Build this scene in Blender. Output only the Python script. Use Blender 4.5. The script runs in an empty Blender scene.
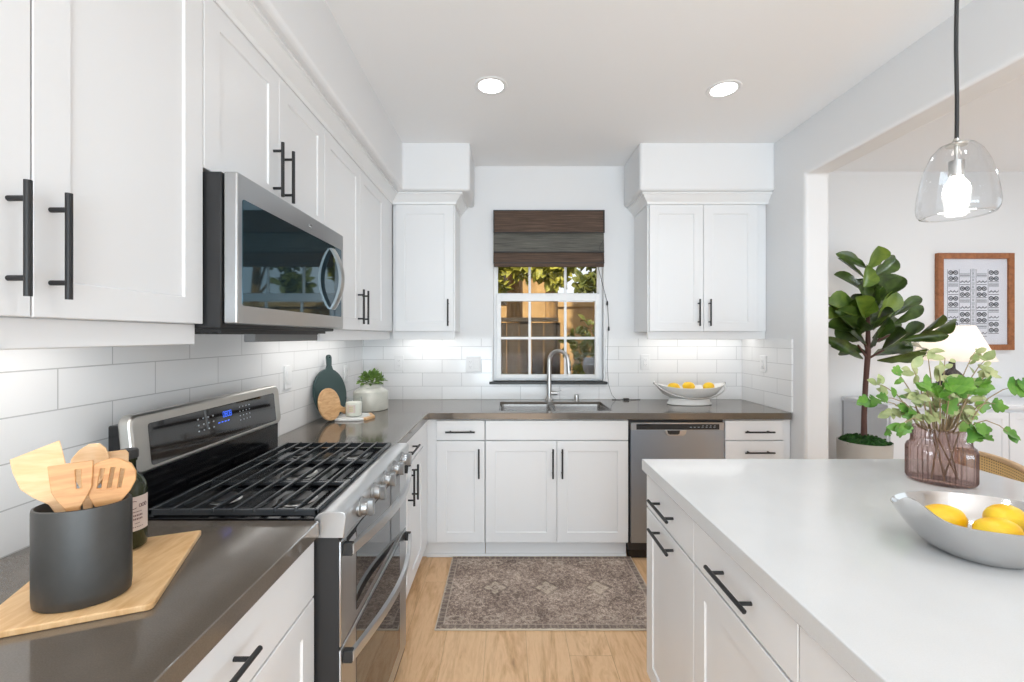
import bpy, bmesh, math, random
from mathutils import Vector, Matrix
R = random.Random(7)
scene = bpy.context.scene
C = scene.collection
PI = math.pi

# ------------------------------------------------------------------ camera
F, CX, CY, H = 440.0, 507.0, 336.0, 1.43
cd = bpy.data.cameras.new('camera')
cam = bpy.data.objects.new('camera', cd); C.objects.link(cam)
cam.location = (0, 0, H); cam.rotation_euler = (PI/2, 0, 0)
cd.sensor_fit = 'HORIZONTAL'; cd.sensor_width = 36.0
cd.lens = 36.0*F/1024.0
cd.shift_x = (512-CX)/1024.0; cd.shift_y = -(341-CY)/1024.0
cd.clip_start = 0.02; cd.clip_end = 200
scene.camera = cam

# ------------------------------------------------------------------ world, exposure
w = bpy.data.worlds.new('sky'); scene.world = w; w.use_nodes = True
bg = w.node_tree.nodes['Background']
bg.inputs[0].default_value = (0.93, 0.97, 1.0, 1); bg.inputs[1].default_value = 1.1
vs = scene.view_settings
vs.view_transform = 'Standard'; vs.look = 'None'; vs.gamma = 1.0; vs.use_curve_mapping = False
vs.exposure = 0.04
scene.cycles.sample_clamp_indirect = 6.0

def light(name, kind, loc, power, size=0.1, col=(1, 1, 1), rot=(0, 0, 0), sy=None, shape='DISK', spread=None):
    d = bpy.data.lights.new(name, kind); d.energy = power; d.color = col
    if kind == 'AREA':
        d.shape = shape; d.size = size
        if sy: d.size_y = sy
        if spread: d.spread = spread
    elif kind in ('POINT', 'SPOT'):
        d.shadow_soft_size = size
    o = bpy.data.objects.new(name, d); C.objects.link(o)
    o.location = loc; o.rotation_euler = rot
    return o

CEIL = 2.737
CANS = [(-0.084, 2.30), (1.148, 2.33), (-0.084, 0.55), (1.148, 0.55), (-0.084, -1.3), (1.148, -1.3)]  # last four are unseen, added to brighten the room; no fixtures modelled
for cx_, cy_ in CANS:
    light('can_or_added_light', 'AREA', (cx_, cy_, CEIL-0.006), 1.9, 0.13, (0.86, 0.945, 1.0), spread=2.0)
light('dining_can_light', 'AREA', (4.2, 2.3, 2.875), 13, 0.13, (0.82, 0.92, 1.0))
# added fill lamp at the unseen rear opening, lights the fronts from behind
light('rear_fill', 'AREA', (0.6, -3.15, 1.25), 66, 3.2, (0.82, 0.925, 1.0), (PI/2+0.12, 0, 0), 2.3, 'RECTANGLE')
# added uplight behind the camera, brightens the ceiling; no such source is seen
light('ceiling_fill', 'AREA', (0.6, -3.1, 0.75), 105, 3.2, (0.72, 0.88, 1.0), (PI/2+0.85, 0, 0), 0.9, 'RECTANGLE')
light('dining_fill', 'AREA', (5.28, 1.2, 1.5), 6, 2.2, (0.74, 0.88, 1.0), (PI/2, 0, PI/2), 1.7, 'RECTANGLE')  # added fill lamp in an unseen dining window opening
sun = bpy.data.lights.new('sun', 'SUN'); sun.energy = 7.0; sun.angle = 0.05; sun.color = (1, 0.9, 0.75)
so = bpy.data.objects.new('sun', sun); C.objects.link(so); so.rotation_euler = Vector((0.50, 0.66, -0.56)).to_track_quat('-Z', 'Y').to_euler()

# ------------------------------------------------------------------ materials
def srgb(r, g, b):
    f = lambda c: (c/255/12.92) if c/255 <= 0.04045 else ((c/255+0.055)/1.055)**2.4
    return (f(r), f(g), f(b), 1)
def pbr(name, col, rough=0.5, metal=0.0, spec=None, ior=None, coat=0.0, trans=0.0, emit=None, estr=0.0, aniso=0.0, sss=0.0):
    m = bpy.data.materials.new(name); m.use_nodes = True
    b = m.node_tree.nodes['Principled BSDF']
    col = tuple(col) + (1,) if len(col) == 3 else col
    b.inputs['Base Color'].default_value = col
    b.inputs['Roughness'].default_value = rough
    b.inputs['Metallic'].default_value = metal
    if spec is not None: b.inputs['Specular IOR Level'].default_value = spec
    if ior: b.inputs['IOR'].default_value = ior
    if coat: b.inputs['Coat Weight'].default_value = coat
    if aniso: b.inputs['Anisotropic'].default_value = aniso
    if trans: b.inputs['Transmission Weight'].default_value = trans
    if emit: b.inputs['Emission Color'].default_value = tuple(emit)+(1,); b.inputs['Emission Strength'].default_value = estr
    return m
def nt(m):
    t = m.node_tree; return t, t.nodes, t.links, t.nodes['Principled BSDF']
def node(t, typ, **kw):
    n = t.nodes.new(typ)
    for k, v in kw.items():
        if k.startswith('i_'): n.inputs[k[2:].replace('_', ' ')].default_value = v
        else: setattr(n, k, v)
    return n
def math_(t, op, a, b=None, c=None, clamp=False):
    n = t.nodes.new('ShaderNodeMath'); n.operation = op; n.use_clamp = clamp
    for i, v in enumerate((a, b, c)):
        if v is None: continue
        if isinstance(v, (int, float)): n.inputs[i].default_value = v
        else: t.links.new(v, n.inputs[i])
    return n.outputs[0]
def ramp(t, fac, stops):
    n = t.nodes.new('ShaderNodeValToRGB'); e = n.color_ramp.elements
    while len(e) < len(stops): e.new(0.5)
    for el, (p, c) in zip(e, stops): el.position = p; el.color = c
    t.links.new(fac, n.inputs[0]); return n.outputs[0]
def mix(t, fac, a, b, blend='MIX'):
    n = t.nodes.new('ShaderNodeMix'); n.data_type = 'RGBA'; n.blend_type = blend
    for i, v in ((0, fac), (6, a), (7, b)):
        if isinstance(v, (int, float)): n.inputs[i].default_value = v
        elif isinstance(v, tuple): n.inputs[i].default_value = v
        else: t.links.new(v, n.inputs[i])
    return n.outputs[2]
def bump(t, b, height, strength=0.2, dist=0.01):
    n = t.nodes.new('ShaderNodeBump'); n.inputs['Strength'].default_value = strength; n.inputs['Distance'].default_value = dist
    t.links.new(height, n.inputs['Height']); t.links.new(n.outputs[0], b.inputs['Normal'])
def coords(t, scale=(1, 1, 1), loc=(0, 0, 0)):
    tc = t.nodes.new('ShaderNodeTexCoord'); mp = t.nodes.new('ShaderNodeMapping')
    mp.inputs['Scale'].default_value = scale; mp.inputs['Location'].default_value = loc
    t.links.new(tc.outputs['Object'], mp.inputs['Vector']); return mp.outputs[0]
def noise(t, vec, scale, detail=3, rough=0.55, dist=0.0):
    n = t.nodes.new('ShaderNodeTexNoise'); n.inputs['Scale'].default_value = scale
    n.inputs['Detail'].default_value = detail; n.inputs['Roughness'].default_value = rough; n.inputs['Distortion'].default_value = dist
    t.links.new(vec, n.inputs['Vector']); return n.outputs['Fac']

M = {}
M['wall'] = pbr('wall_paint', (0.80, 0.80, 0.805), 0.6)
M['ceil'] = pbr('ceiling_paint', (0.91, 0.91, 0.915), 0.8)
M['cab'] = pbr('cabinet_paint', (0.81, 0.81, 0.815), 0.32)
M['trimw'] = pbr('trim_paint', (0.84, 0.84, 0.84), 0.35)
M['black'] = pbr('black_pull', (0.012, 0.012, 0.013), 0.42)
M['blackgloss'] = pbr('black_enamel', (0.006, 0.006, 0.007), 0.13)
M['blackmat'] = pbr('black_panel', (0.018, 0.018, 0.019), 0.45)
M['iron'] = pbr('cast_iron', (0.055, 0.06, 0.066), 0.26, 0.55)
M['plast'] = pbr('white_plastic', (0.8, 0.8, 0.8), 0.3)
M['slotgrey'] = pbr('socket_slot', (0.35, 0.35, 0.36), 0.5)
M['chrome'] = pbr('chrome', (0.62, 0.63, 0.64), 0.16, 1.0)
M['nickel'] = pbr('brushed_nickel', (0.50, 0.495, 0.485), 0.28, 1.0)
M['bowlmetal'] = pbr('polished_aluminium', (0.60, 0.60, 0.60), 0.12, 1.0)
M['vinyl'] = pbr('window_vinyl', (0.86, 0.86, 0.86), 0.3)
M['porcelain'] = pbr('white_glaze', (0.80, 0.79, 0.77), 0.22)
M['wax'] = pbr('candle_wax', (0.86, 0.83, 0.74), 0.5)
M['marble'] = pbr('white_marble', (0.85, 0.85, 0.84), 0.25)
M['darkglass'] = pbr('dark_oven_glass', (0.010, 0.010, 0.011), 0.03, 0.0, ior=2.1)
M['panelglass'] = pbr('control_glass', (0.013, 0.010, 0.009), 0.04, 0.0, ior=1.9)
M['mwglass'] = pbr('microwave_glass', (0.055, 0.105, 0.135), 0.03, 0.8)
M['bluedisp'] = pbr('blue_display', (0, 0, 0), 0.5, emit=(0.05, 0.16, 1.0), estr=1.6)
M['keymark'] = pbr('key_print', (0.45, 0.5, 0.55), 0.5)
M['greenboard'] = pbr('green_board', (0.022, 0.052, 0.052), 0.42)
M['lens'] = pbr('lamp_lens', (0.9, 0.9, 0.9), 0.5, emit=(1, 0.98, 0.95), estr=14)
M['bulb'] = pbr('glowing_bulb', (1, 1, 1), 0.5, emit=(1, 0.95, 0.88), estr=18)
M['lampbase'] = pbr('dark_lamp_ceramic', (0.02, 0.017, 0.02), 0.25)
M['pot'] = pbr('stone_planter', (0.50, 0.47, 0.43), 0.6)
M['paper'] = pbr('white_mat_board', (0.82, 0.83, 0.86), 0.7)
M['ink'] = pbr('grey_print_ink', (0.14, 0.15, 0.17), 0.8)
M['inkpale'] = pbr('pale_print_ink', (0.50, 0.53, 0.55), 0.8)
M['label'] = pbr('pale_pink_label', (0.74, 0.62, 0.56), 0.6)
M['labelink'] = pbr('label_ink', (0.16, 0.07, 0.07), 0.7)
M['stem'] = pbr('tan_stem', (0.30, 0.22, 0.12), 0.6)
M['bark'] = pbr('brown_bark', (0.10, 0.045, 0.035), 0.7)
M['candleprint'] = pbr('candle_label_print', (0.62, 0.62, 0.30), 0.6)

# stainless: brushed
def steel(name, col, rough, vertical=True):
    m = pbr(name, col, rough, 1.0)
    t, n, l, b = nt(m)
    v = coords(t, (2, 2, 240) if not vertical else (240, 240, 2))
    f = noise(t, v, 1.0, 2, 0.6)
    l.new(ramp(t, f, [(0.25, (rough*0.93,)*3+(1,)), (0.75, (rough*1.07,)*3+(1,))]), b.inputs['Roughness'])
    return m
M['steel'] = steel('stainless_steel', (0.50, 0.51, 0.52), 0.31)
M['steelh'] = pbr('stainless_polished', (0.60, 0.61, 0.62), 0.36, 1.0)
M['knobsteel'] = pbr('knob_steel', (0.33, 0.335, 0.34), 0.3, 1.0)
M['steelsatin'] = pbr('satin_steel', (0.55, 0.54, 0.51), 0.38, 1.0)
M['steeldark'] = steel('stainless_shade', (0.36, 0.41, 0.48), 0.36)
M['filterdark'] = pbr('filter_grey', (0.16, 0.16, 0.16), 0.5)
M['sinksteel'] = pbr('sink_steel', (0.42, 0.41, 0.40), 0.27, 1.0)
M['ledge'] = pbr('dark_ledge', (0.018, 0.017, 0.016), 0.4)

# thin clear glass, seen from both sides
def thin_glass(name, tint, ior=1.45, rough=0.0, boost=1.0):
    m = bpy.data.materials.new(name); m.use_nodes = True
    t = m.node_tree; t.nodes.clear()
    o = t.nodes.new('ShaderNodeOutputMaterial'); mx = t.nodes.new('ShaderNodeMixShader')
    tr = t.nodes.new('ShaderNodeBsdfTransparent'); tr.inputs[0].default_value = tuple(tint)+(1,)
    gl = t.nodes.new('ShaderNodeBsdfGlossy'); gl.inputs['Roughness'].default_value = rough
    lw = t.nodes.new('ShaderNodeLayerWeight'); f0 = ((ior-1)/(ior+1))**2
    f = math_(t, 'MULTIPLY_ADD', math_(t, 'POWER', lw.outputs['Facing'], 4.0), 1-f0, f0)
    f = math_(t, 'MULTIPLY', f, boost, clamp=True)
    t.links.new(f, mx.inputs[0]); t.links.new(tr.outputs[0], mx.inputs[1]); t.links.new(gl.outputs[0], mx.inputs[2])
    t.links.new(mx.outputs[0], o.inputs[0]); return m
M['pane'] = thin_glass('window_glass', (0.98, 0.985, 0.985), 1.25, 0.0, 0.2)
M['globe'] = thin_glass('clear_pendant_glass', (0.93, 0.94, 0.95), 1.45, 0.05, 1.2)
M['clear'] = thin_glass('clear_candle_glass', (0.92, 0.95, 0.95), 1.4)
def vaseglass():
    m = thin_glass('mauve_vase_glass', (0.66, 0.53, 0.50), 1.5, 0.05, 1.5); t = m.node_tree
    o = [x for x in t.nodes if x.type == 'OUTPUT_MATERIAL'][0]; src = o.inputs[0].links[0].from_socket
    tr = [x for x in t.nodes if x.type == 'BSDF_TRANSPARENT'][0]
    lw2 = t.nodes.new('ShaderNodeLayerWeight'); lw2.inputs[0].default_value = 0.5
    t.links.new(ramp(t, lw2.outputs['Facing'], [(0.0, (0.76, 0.67, 0.65, 1)), (0.35, (0.62, 0.51, 0.48, 1)), (0.9, (0.25, 0.17, 0.155, 1))]), tr.inputs[0])
    df = t.nodes.new('ShaderNodeBsdfTranslucent'); df.inputs[0].default_value = (0.36, 0.24, 0.22, 1)
    d2 = t.nodes.new('ShaderNodeBsdfDiffuse'); d2.inputs[0].default_value = (0.30, 0.19, 0.18, 1)
    a = t.nodes.new('ShaderNodeAddShader'); t.links.new(df.outputs[0], a.inputs[0]); t.links.new(d2.outputs[0], a.inputs[1])
    mx = t.nodes.new('ShaderNodeMixShader'); mx.inputs[0].default_value = 0.10
    t.links.new(src, mx.inputs[1]); t.links.new(a.outputs[0], mx.inputs[2]); t.links.new(mx.outputs[0], o.inputs[0]); return m
M['vase'] = vaseglass()
M['picglass'] = thin_glass('picture_glass', (0.97, 0.97, 0.98), 1.4)

# quartz counter
def quartz(name, c1, c2, rough):
    m = pbr(name, c1, rough)
    t, n, l, b = nt(m); v = coords(t)
    f = noise(t, v, 420, 2, 0.5); g = noise(t, v, 7, 4)
    f2 = math_(t, 'ADD', math_(t, 'MULTIPLY', f, 0.5), math_(t, 'MULTIPLY', g, 0.5))
    l.new(ramp(t, f2, [(0.35, c1), (0.65, c2)]), b.inputs['Base Color']); return m
M['quartz'] = quartz('brown_grey_quartz', (0.105, 0.086, 0.068, 1), (0.138, 0.115, 0.094, 1), 0.10)
M['quartz'].node_tree.nodes['Principled BSDF'].inputs['IOR'].default_value = 1.95
M['islandquartz'] = quartz('white_quartz', (0.66, 0.66, 0.66, 1), (0.70, 0.70, 0.70, 1), 0.13)

# subway tile, 4x12 in, half bond; u axis 0 (x) or 1 (y)
def tile(name, axis, u0, z0=0.943):
    m = pbr(name, (0.85, 0.85, 0.85), 0.14)
    t, n, l, b = nt(m)
    tc = n.new('ShaderNodeTexCoord'); sp = n.new('ShaderNodeSeparateXYZ'); l.new(tc.outputs['Object'], sp.inputs[0])
    cb = n.new('ShaderNodeCombineXYZ')
    l.new(math_(t, 'SUBTRACT', sp.outputs[axis], u0-3.013*3), cb.inputs[0])
    l.new(math_(t, 'SUBTRACT', sp.outputs[2], z0), cb.inputs[1])
    br = n.new('ShaderNodeTexBrick'); l.new(cb.outputs[0], br.inputs['Vector'])
    br.offset = 0.5; br.inputs['Scale'].default_value = 1.0
    br.inputs['Brick Width'].default_value = 0.3013; br.inputs['Row Height'].default_value = 0.1017
    br.inputs['Mortar Size'].default_value = 0.0016; br.inputs['Mortar Smooth'].default_value = 0.1
    br.inputs['Color1'].default_value = (0.86, 0.86, 0.86, 1); br.inputs['Color2'].default_value = (0.82, 0.82, 0.82, 1)
    br.inputs['Mortar'].default_value = (0.50, 0.50, 0.50, 1)
    l.new(br.outputs['Color'], b.inputs['Base Color'])
    wob = noise(t, tc.outputs['Object'], 9, 2)
    hgt = math_(t, 'ADD', math_(t, 'MULTIPLY', br.outputs['Fac'], -1.0), math_(t, 'MULTIPLY', wob, 0.5))
    bump(t, b, hgt, 0.25, 0.004)
    l.new(math_(t, 'ADD', math_(t, 'MULTIPLY', br.outputs['Fac'], 0.5), 0.14), b.inputs['Roughness'])
    return m
M['tileback'] = tile('white_tile_back', 0, -0.9507)
M['tileleft'] = tile('white_tile_left', 1, 1.0863)
M['tileright'] = tile('white_tile_right', 1, 3.24)

# oak plank floor, boards along y
def floor_mat():
    m = pbr('oak_planks', (0.5, 0.33, 0.2), 0.38)
    t, n, l, b = nt(m)
    tc = n.new('ShaderNodeTexCoord'); sp = n.new('ShaderNodeSeparateXYZ'); l.new(tc.outputs['Object'], sp.inputs[0])
    cb = n.new('ShaderNodeCombineXYZ')
    xr = math_(t, 'ADD', sp.outputs[0], 20.05); row = math_(t, 'FLOOR', math_(t, 'DIVIDE', xr, 0.19))
    sh = math_(t, 'MULTIPLY', math_(t, 'FRACT', math_(t, 'MULTIPLY', row, 0.6180339)), 1.25)
    l.new(math_(t, 'ADD', math_(t, 'ADD', sp.outputs[1], 20.37), sh), cb.inputs[0]); l.new(xr, cb.inputs[1])
    br = n.new('ShaderNodeTexBrick'); l.new(cb.outputs[0], br.inputs['Vector']); br.offset = 0.0
    br.inputs['Scale'].default_value = 1; br.inputs['Brick Width'].default_value = 1.25; br.inputs['Row Height'].default_value = 0.19
    br.inputs['Mortar Size'].default_value = 0.0012; br.inputs['Mortar Smooth'].default_value = 0.2
    br.inputs['Color1'].default_value = (0, 0, 0, 1); br.inputs['Color2'].default_value = (1, 1, 1, 1); br.inputs['Mortar'].default_value = (0.3, 0.3, 0.3, 1)
    off = n.new('ShaderNodeVectorMath'); off.operation = 'MULTIPLY_ADD'
    l.new(br.outputs['Color'], off.inputs[0]); off.inputs[1].default_value = (7.3, 3.1, 5.7); l.new(tc.outputs['Object'], off.inputs[2])
    mp = n.new('ShaderNodeMapping'); mp.inputs['Scale'].default_value = (1, 0.16, 1); l.new(off.outputs[0], mp.inputs[0])
    g1 = noise(t, mp.outputs[0], 8, 5, 0.62, 2.0); g2 = noise(t, mp.outputs[0], 70, 3, 0.6)
    g = math_(t, 'ADD', math_(t, 'MULTIPLY', g1, 0.75), math_(t, 'MULTIPLY', g2, 0.25))
    c = ramp(t, g, [(0.30, srgb(146, 100, 60)), (0.41, srgb(206, 160, 113)), (0.53, srgb(236, 196, 152)), (0.62, srgb(222, 178, 132)), (0.72, srgb(164, 116, 74))])
    c = mix(t, 0.28, c, ramp(t, br.outputs['Color'], [(0, srgb(196, 150, 106)), (1, srgb(226, 190, 150))]))
    c = mix(t, math_(t, 'MULTIPLY', br.outputs['Fac'], 0.35), c, srgb(120, 84, 52))
    l.new(c, b.inputs['Base Color'])
    bump(t, b, g2, 0.05, 0.002); return m
M['floor'] = floor_mat()

def wood(name, c1, c2, axis=(1, 12, 12), scale=3.0, rough=0.45):
    m = pbr(name, c1, rough); t, n, l, b = nt(m)
    v = coords(t, axis); f = noise(t, v, scale, 4, 0.6, 0.6)
    l.new(ramp(t, f, [(0.3, c1), (0.7, c2)]), b.inputs['Base Color']); return m
M['bamboo'] = wood('pale_bamboo', srgb(206, 164, 118), srgb(226, 190, 148), (3, 3, 30), 4)
M['bamboodark'] = wood('warm_beech', srgb(196, 138, 86), srgb(218, 166, 112), (3, 3, 20), 4)
M['boardwood'] = wood('maple_board', srgb(206, 160, 108), srgb(232, 196, 148), (14, 3, 3), 4)
M['smallboard'] = wood('acacia_board', srgb(190, 140, 92), srgb(226, 186, 138), (3, 3, 16), 5)
M['framewood'] = wood('walnut_frame', srgb(134, 80, 44), srgb(172, 110, 66), (4, 4, 4), 6)
M['concrete'] = wood('charcoal_concrete', (0.034, 0.032, 0.029, 1), (0.050, 0.047, 0.043, 1), (1, 1, 1), 14, 0.42)
M['crockglaze'] = wood('pale_grey_glaze', srgb(186, 186, 176), srgb(206, 204, 194), (1, 1, 1), 12, 0.35)
M['moss'] = wood('green_moss', srgb(14, 44, 12), srgb(52, 104, 34), (1, 1, 1), 60, 0.9)
M['fencewood'] = wood('weathered_fence', srgb(34, 27, 20), srgb(72, 60, 44), (8, 8, 0.6), 3, 0.8)
M['stucco'] = wood('tan_stucco', srgb(150, 118, 76), srgb(184, 150, 100), (1, 1, 1), 5, 0.9)
M['soil'] = wood('garden_soil', srgb(120, 96, 56), srgb(176, 146, 88), (1, 1, 1), 6, 0.95)
M['treebark'] = wood('tree_bark', srgb(104, 78, 46), srgb(158, 122, 74), (3, 3, 0.6), 9, 0.9)
M['olive'] = wood('olive_glass', (0.012, 0.016, 0.004, 1), (0.03, 0.036, 0.01, 1), (1, 1, 1), 10, 0.06)
M['sofawhite'] = pbr('white_lacquer', (0.78, 0.79, 0.82), 0.3)
M['cushion'] = pbr('oatmeal_cushion', (0.6, 0.56, 0.5), 0.85)
def leafmat(name, c1, c2, rough=0.35):
    m = wood(name, c1, c2, (1, 1, 1), 11, rough)
    return m
M['figleaf'] = leafmat('fig_leaf', srgb(34, 52, 20), srgb(82, 108, 42), 0.28)
M['figlight'] = leafmat('young_fig_leaf', srgb(74, 104, 34), srgb(122, 144, 54))
M['ivydark'] = leafmat('bright_leaf', srgb(54, 108, 36), srgb(122, 164, 66), 0.42)
M['ivypale'] = leafmat('pale_leaf', srgb(134, 152, 92), srgb(200, 202, 152), 0.5)
M['succ'] = leafmat('herb_leaf', srgb(70, 104, 40), srgb(136, 166, 84), 0.5)
M['treeleaf'] = leafmat('garden_leaf', srgb(92, 98, 30), srgb(168, 160, 60), 0.6)
M['shrubleaf'] = leafmat('shrub_leaf', srgb(60, 74, 30), srgb(112, 112, 44), 0.6)
def lemonmat():
    m = pbr('lemon_skin', srgb(246, 196, 20), 0.38); t, n, l, b = nt(m)
    v = coords(t); f = noise(t, v, 160, 2)
    l.new(ramp(t, noise(t, v, 22, 2), [(0.3, srgb(240, 178, 10)), (0.7, srgb(250, 212, 50))]), b.inputs['Base Color'])
    bump(t, b, f, 0.25, 0.002); return m
M['lemon'] = lemonmat()
def shademat():
    m = bpy.data.materials.new('lamp_shade_linen'); m.use_nodes = True; t, n, l, b = nt(m)
    b.inputs['Base Color'].default_value = (0.85, 0.8, 0.74, 1); b.inputs['Roughness'].default_value = 0.9
    tl = n.new('ShaderNodeBsdfTranslucent'); tl.inputs[0].default_value = (0.9, 0.82, 0.74, 1)
    mx = n.new('ShaderNodeMixShader'); mx.inputs[0].default_value = 0.55
    o = [x for x in n if x.type == 'OUTPUT_MATERIAL'][0]
    l.new(b.outputs[0], mx.inputs[1]); l.new(tl.outputs[0], mx.inputs[2]); l.new(mx.outputs[0], o.inputs[0]); return m
M['shade'] = shademat()
def blindmat(name, c1, c2, c3):
    m = pbr(name, c1, 0.8); t, n, l, b = nt(m)
    v = coords(t, (2.5, 1, 150)); f = noise(t, v, 1.6, 4, 0.7)
    l.new(ramp(t, f, [(0.3, c1), (0.5, c2), (0.72, c3)]), b.inputs['Base Color'])
    bump(t, b, f, 0.4, 0.003); return m
M['blind'] = blindmat('woven_shade', srgb(48, 38, 33), srgb(84, 66, 55), srgb(118, 96, 80))
M['blindgrey'] = blindmat('woven_shade_grey', srgb(58, 56, 52), srgb(94, 92, 86), srgb(124, 122, 112))
def canemat():
    m = pbr('cane_weave', srgb(206, 160, 96), 0.55); t, n, l, b = nt(m)
    tc = n.new('ShaderNodeTexCoord'); sp = n.new('ShaderNodeSeparateXYZ'); l.new(tc.outputs['Object'], sp.inputs[0])
    u = math_(t, 'ADD', math_(t, 'MULTIPLY', sp.outputs[0], 0.4), sp.outputs[1])
    a = math_(t, 'PINGPONG', u, 0.007); c = math_(t, 'PINGPONG', sp.outputs[2], 0.006)
    hole = math_(t, 'MULTIPLY', math_(t, 'GREATER_THAN', a, 0.0042), math_(t, 'GREATER_THAN', c, 0.0036))
    l.new(mix(t, hole, srgb(232, 192, 128), srgb(112, 74, 34)), b.inputs['Base Color']); return m
M['cane'] = canemat()
def rugmat(hx, hy):
    m = pbr('faded_rug', srgb(134, 116, 104), 0.95); t, n, l, b = nt(m)
    tc = n.new('ShaderNodeTexCoord'); sp = n.new('ShaderNodeSeparateXYZ'); l.new(tc.outputs['Object'], sp.inputs[0])
    x, y = sp.outputs[0], sp.outputs[1]
    ax, ay = math_(t, 'ABSOLUTE', x), math_(t, 'ABSOLUTE', y)
    d = math_(t, 'MINIMUM', math_(t, 'SUBTRACT', hx, ax), math_(t, 'SUBTRACT', hy, ay))
    v = tc.outputs['Object']
    n1 = noise(t, v, 5, 4); n2 = noise(t, v, 170, 3, 0.75); n3 = noise(t, v, 55, 4, 0.75)
    base = ramp(t, math_(t, 'ADD', math_(t, 'MULTIPLY', n1, 0.22), math_(t, 'ADD', math_(t, 'MULTIPLY', n2, 0.43), math_(t, 'MULTIPLY', n3, 0.35))),
                [(0.38, srgb(84, 70, 64)), (0.46, srgb(128, 110, 100)), (0.52, srgb(162, 142, 129)), (0.575, srgb(212, 192, 174))])
    # scattered vine flecks
    vo = n.new('ShaderNodeTexVoronoi'); vo.feature = 'DISTANCE_TO_EDGE'; vo.inputs['Scale'].default_value = 44; l.new(v, vo.inputs['Vector'])
    fl = math_(t, 'MULTIPLY', math_(t, 'LESS_THAN', vo.outputs['Distance'], 0.05), math_(t, 'GREATER_THAN', n3, 0.50))
    base = mix(t, math_(t, 'MULTIPLY', fl, 0.35), base, srgb(196, 178, 160))
    # medallions along the middle: alternating diamond and rosette
    cxn = math_(t, 'SUBTRACT', math_(t, 'PINGPONG', math_(t, 'ADD', x, 4.0), 0.145), 0.0725)
    px = math_(t, 'SUBTRACT', math_(t, 'FLOORED_MODULO', math_(t, 'ADD', x, 0.145+0.58), 0.29), 0.145)
    dia = math_(t, 'ADD', math_(t, 'ABSOLUTE', px), ay)
    wob = math_(t, 'ADD', dia, math_(t, 'MULTIPLY', math_(t, 'SUBTRACT', n3, 0.5), 0.03))
    ring = math_(t, 'LESS_THAN', math_(t, 'ABSOLUTE', math_(t, 'SUBTRACT', wob, 0.075)), 0.010)
    ring2 = math_(t, 'LESS_THAN', math_(t, 'ABSOLUTE', math_(t, 'SUBTRACT', wob, 0.032)), 0.008)
    core = math_(t, 'LESS_THAN', wob, 0.012)
    pet = math_(t, 'MULTIPLY', math_(t, 'LESS_THAN', math_(t, 'ABSOLUTE', math_(t, 'SUBTRACT', wob, 0.052)), 0.010), math_(t, 'LESS_THAN', math_(t, 'MINIMUM', math_(t, 'ABSOLUTE', px), ay), 0.018))
    base = mix(t, math_(t, 'MULTIPLY', pet, 0.6), base, srgb(206, 190, 168))
    base = mix(t, math_(t, 'MULTIPLY', ring, 0.35), base, srgb(84, 72, 66))
    base = mix(t, math_(t, 'MULTIPLY', math_(t, 'ADD', ring2, core, clamp=True), 0.55), base, srgb(204, 188, 170))
    # row of crescents near both long borders
    qx = math_(t, 'SUBTRACT', math_(t, 'FLOORED_MODULO', math_(t, 'ADD', x, 0.58), 0.19), 0.095)
    qy = math_(t, 'SUBTRACT', ay, hy-0.085)
    rr = math_(t, 'SQRT', math_(t, 'ADD', math_(t, 'MULTIPLY', qx, qx), math_(t, 'MULTIPLY', math_(t, 'MULTIPLY', qy, qy), 4.0)))
    cr = math_(t, 'LESS_THAN', math_(t, 'ABSOLUTE', math_(t, 'SUBTRACT', math_(t, 'ADD', rr, math_(t, 'MULTIPLY', math_(t, 'SUBTRACT', n3, 0.5), 0.03)), 0.04)), 0.008)
    base = mix(t, math_(t, 'MULTIPLY', cr, 0.45), base, srgb(206, 190, 172))
    # block border
    bd = math_(t, 'MULTIPLY', math_(t, 'GREATER_THAN', d, 0.010), math_(t, 'LESS_THAN', d, 0.036))
    side_ = math_(t, 'LESS_THAN', math_(t, 'SUBTRACT', hx, ax), math_(t, 'SUBTRACT', hy, ay))
    along = math_(t, 'ADD', math_(t, 'MULTIPLY', side_, y), math_(t, 'MULTIPLY', math_(t, 'SUBTRACT', 1.0, side_), x))
    per = math_(t, 'FLOORED_MODULO', math_(t, 'ADD', along, 4.0), 0.036)
    blk = math_(t, 'LESS_THAN', per, 0.026)
    bc = mix(t, blk, srgb(160, 144, 130), srgb(112, 98, 90))
    base = mix(t, math_(t, 'MULTIPLY', bd, 0.6), base, bc)
    ln = math_(t, 'LESS_THAN', math_(t, 'ABSOLUTE', math_(t, 'SUBTRACT', d, 0.039)), 0.003)
    base = mix(t, math_(t, 'MULTIPLY', ln, 0.7), base, srgb(186, 170, 156))
    base = mix(t, math_(t, 'LESS_THAN', d, 0.006), base, srgb(206, 192, 174))
    l.new(base, b.inputs['Base Color']); bump(t, b, n2, 0.4, 0.003); return m

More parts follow.
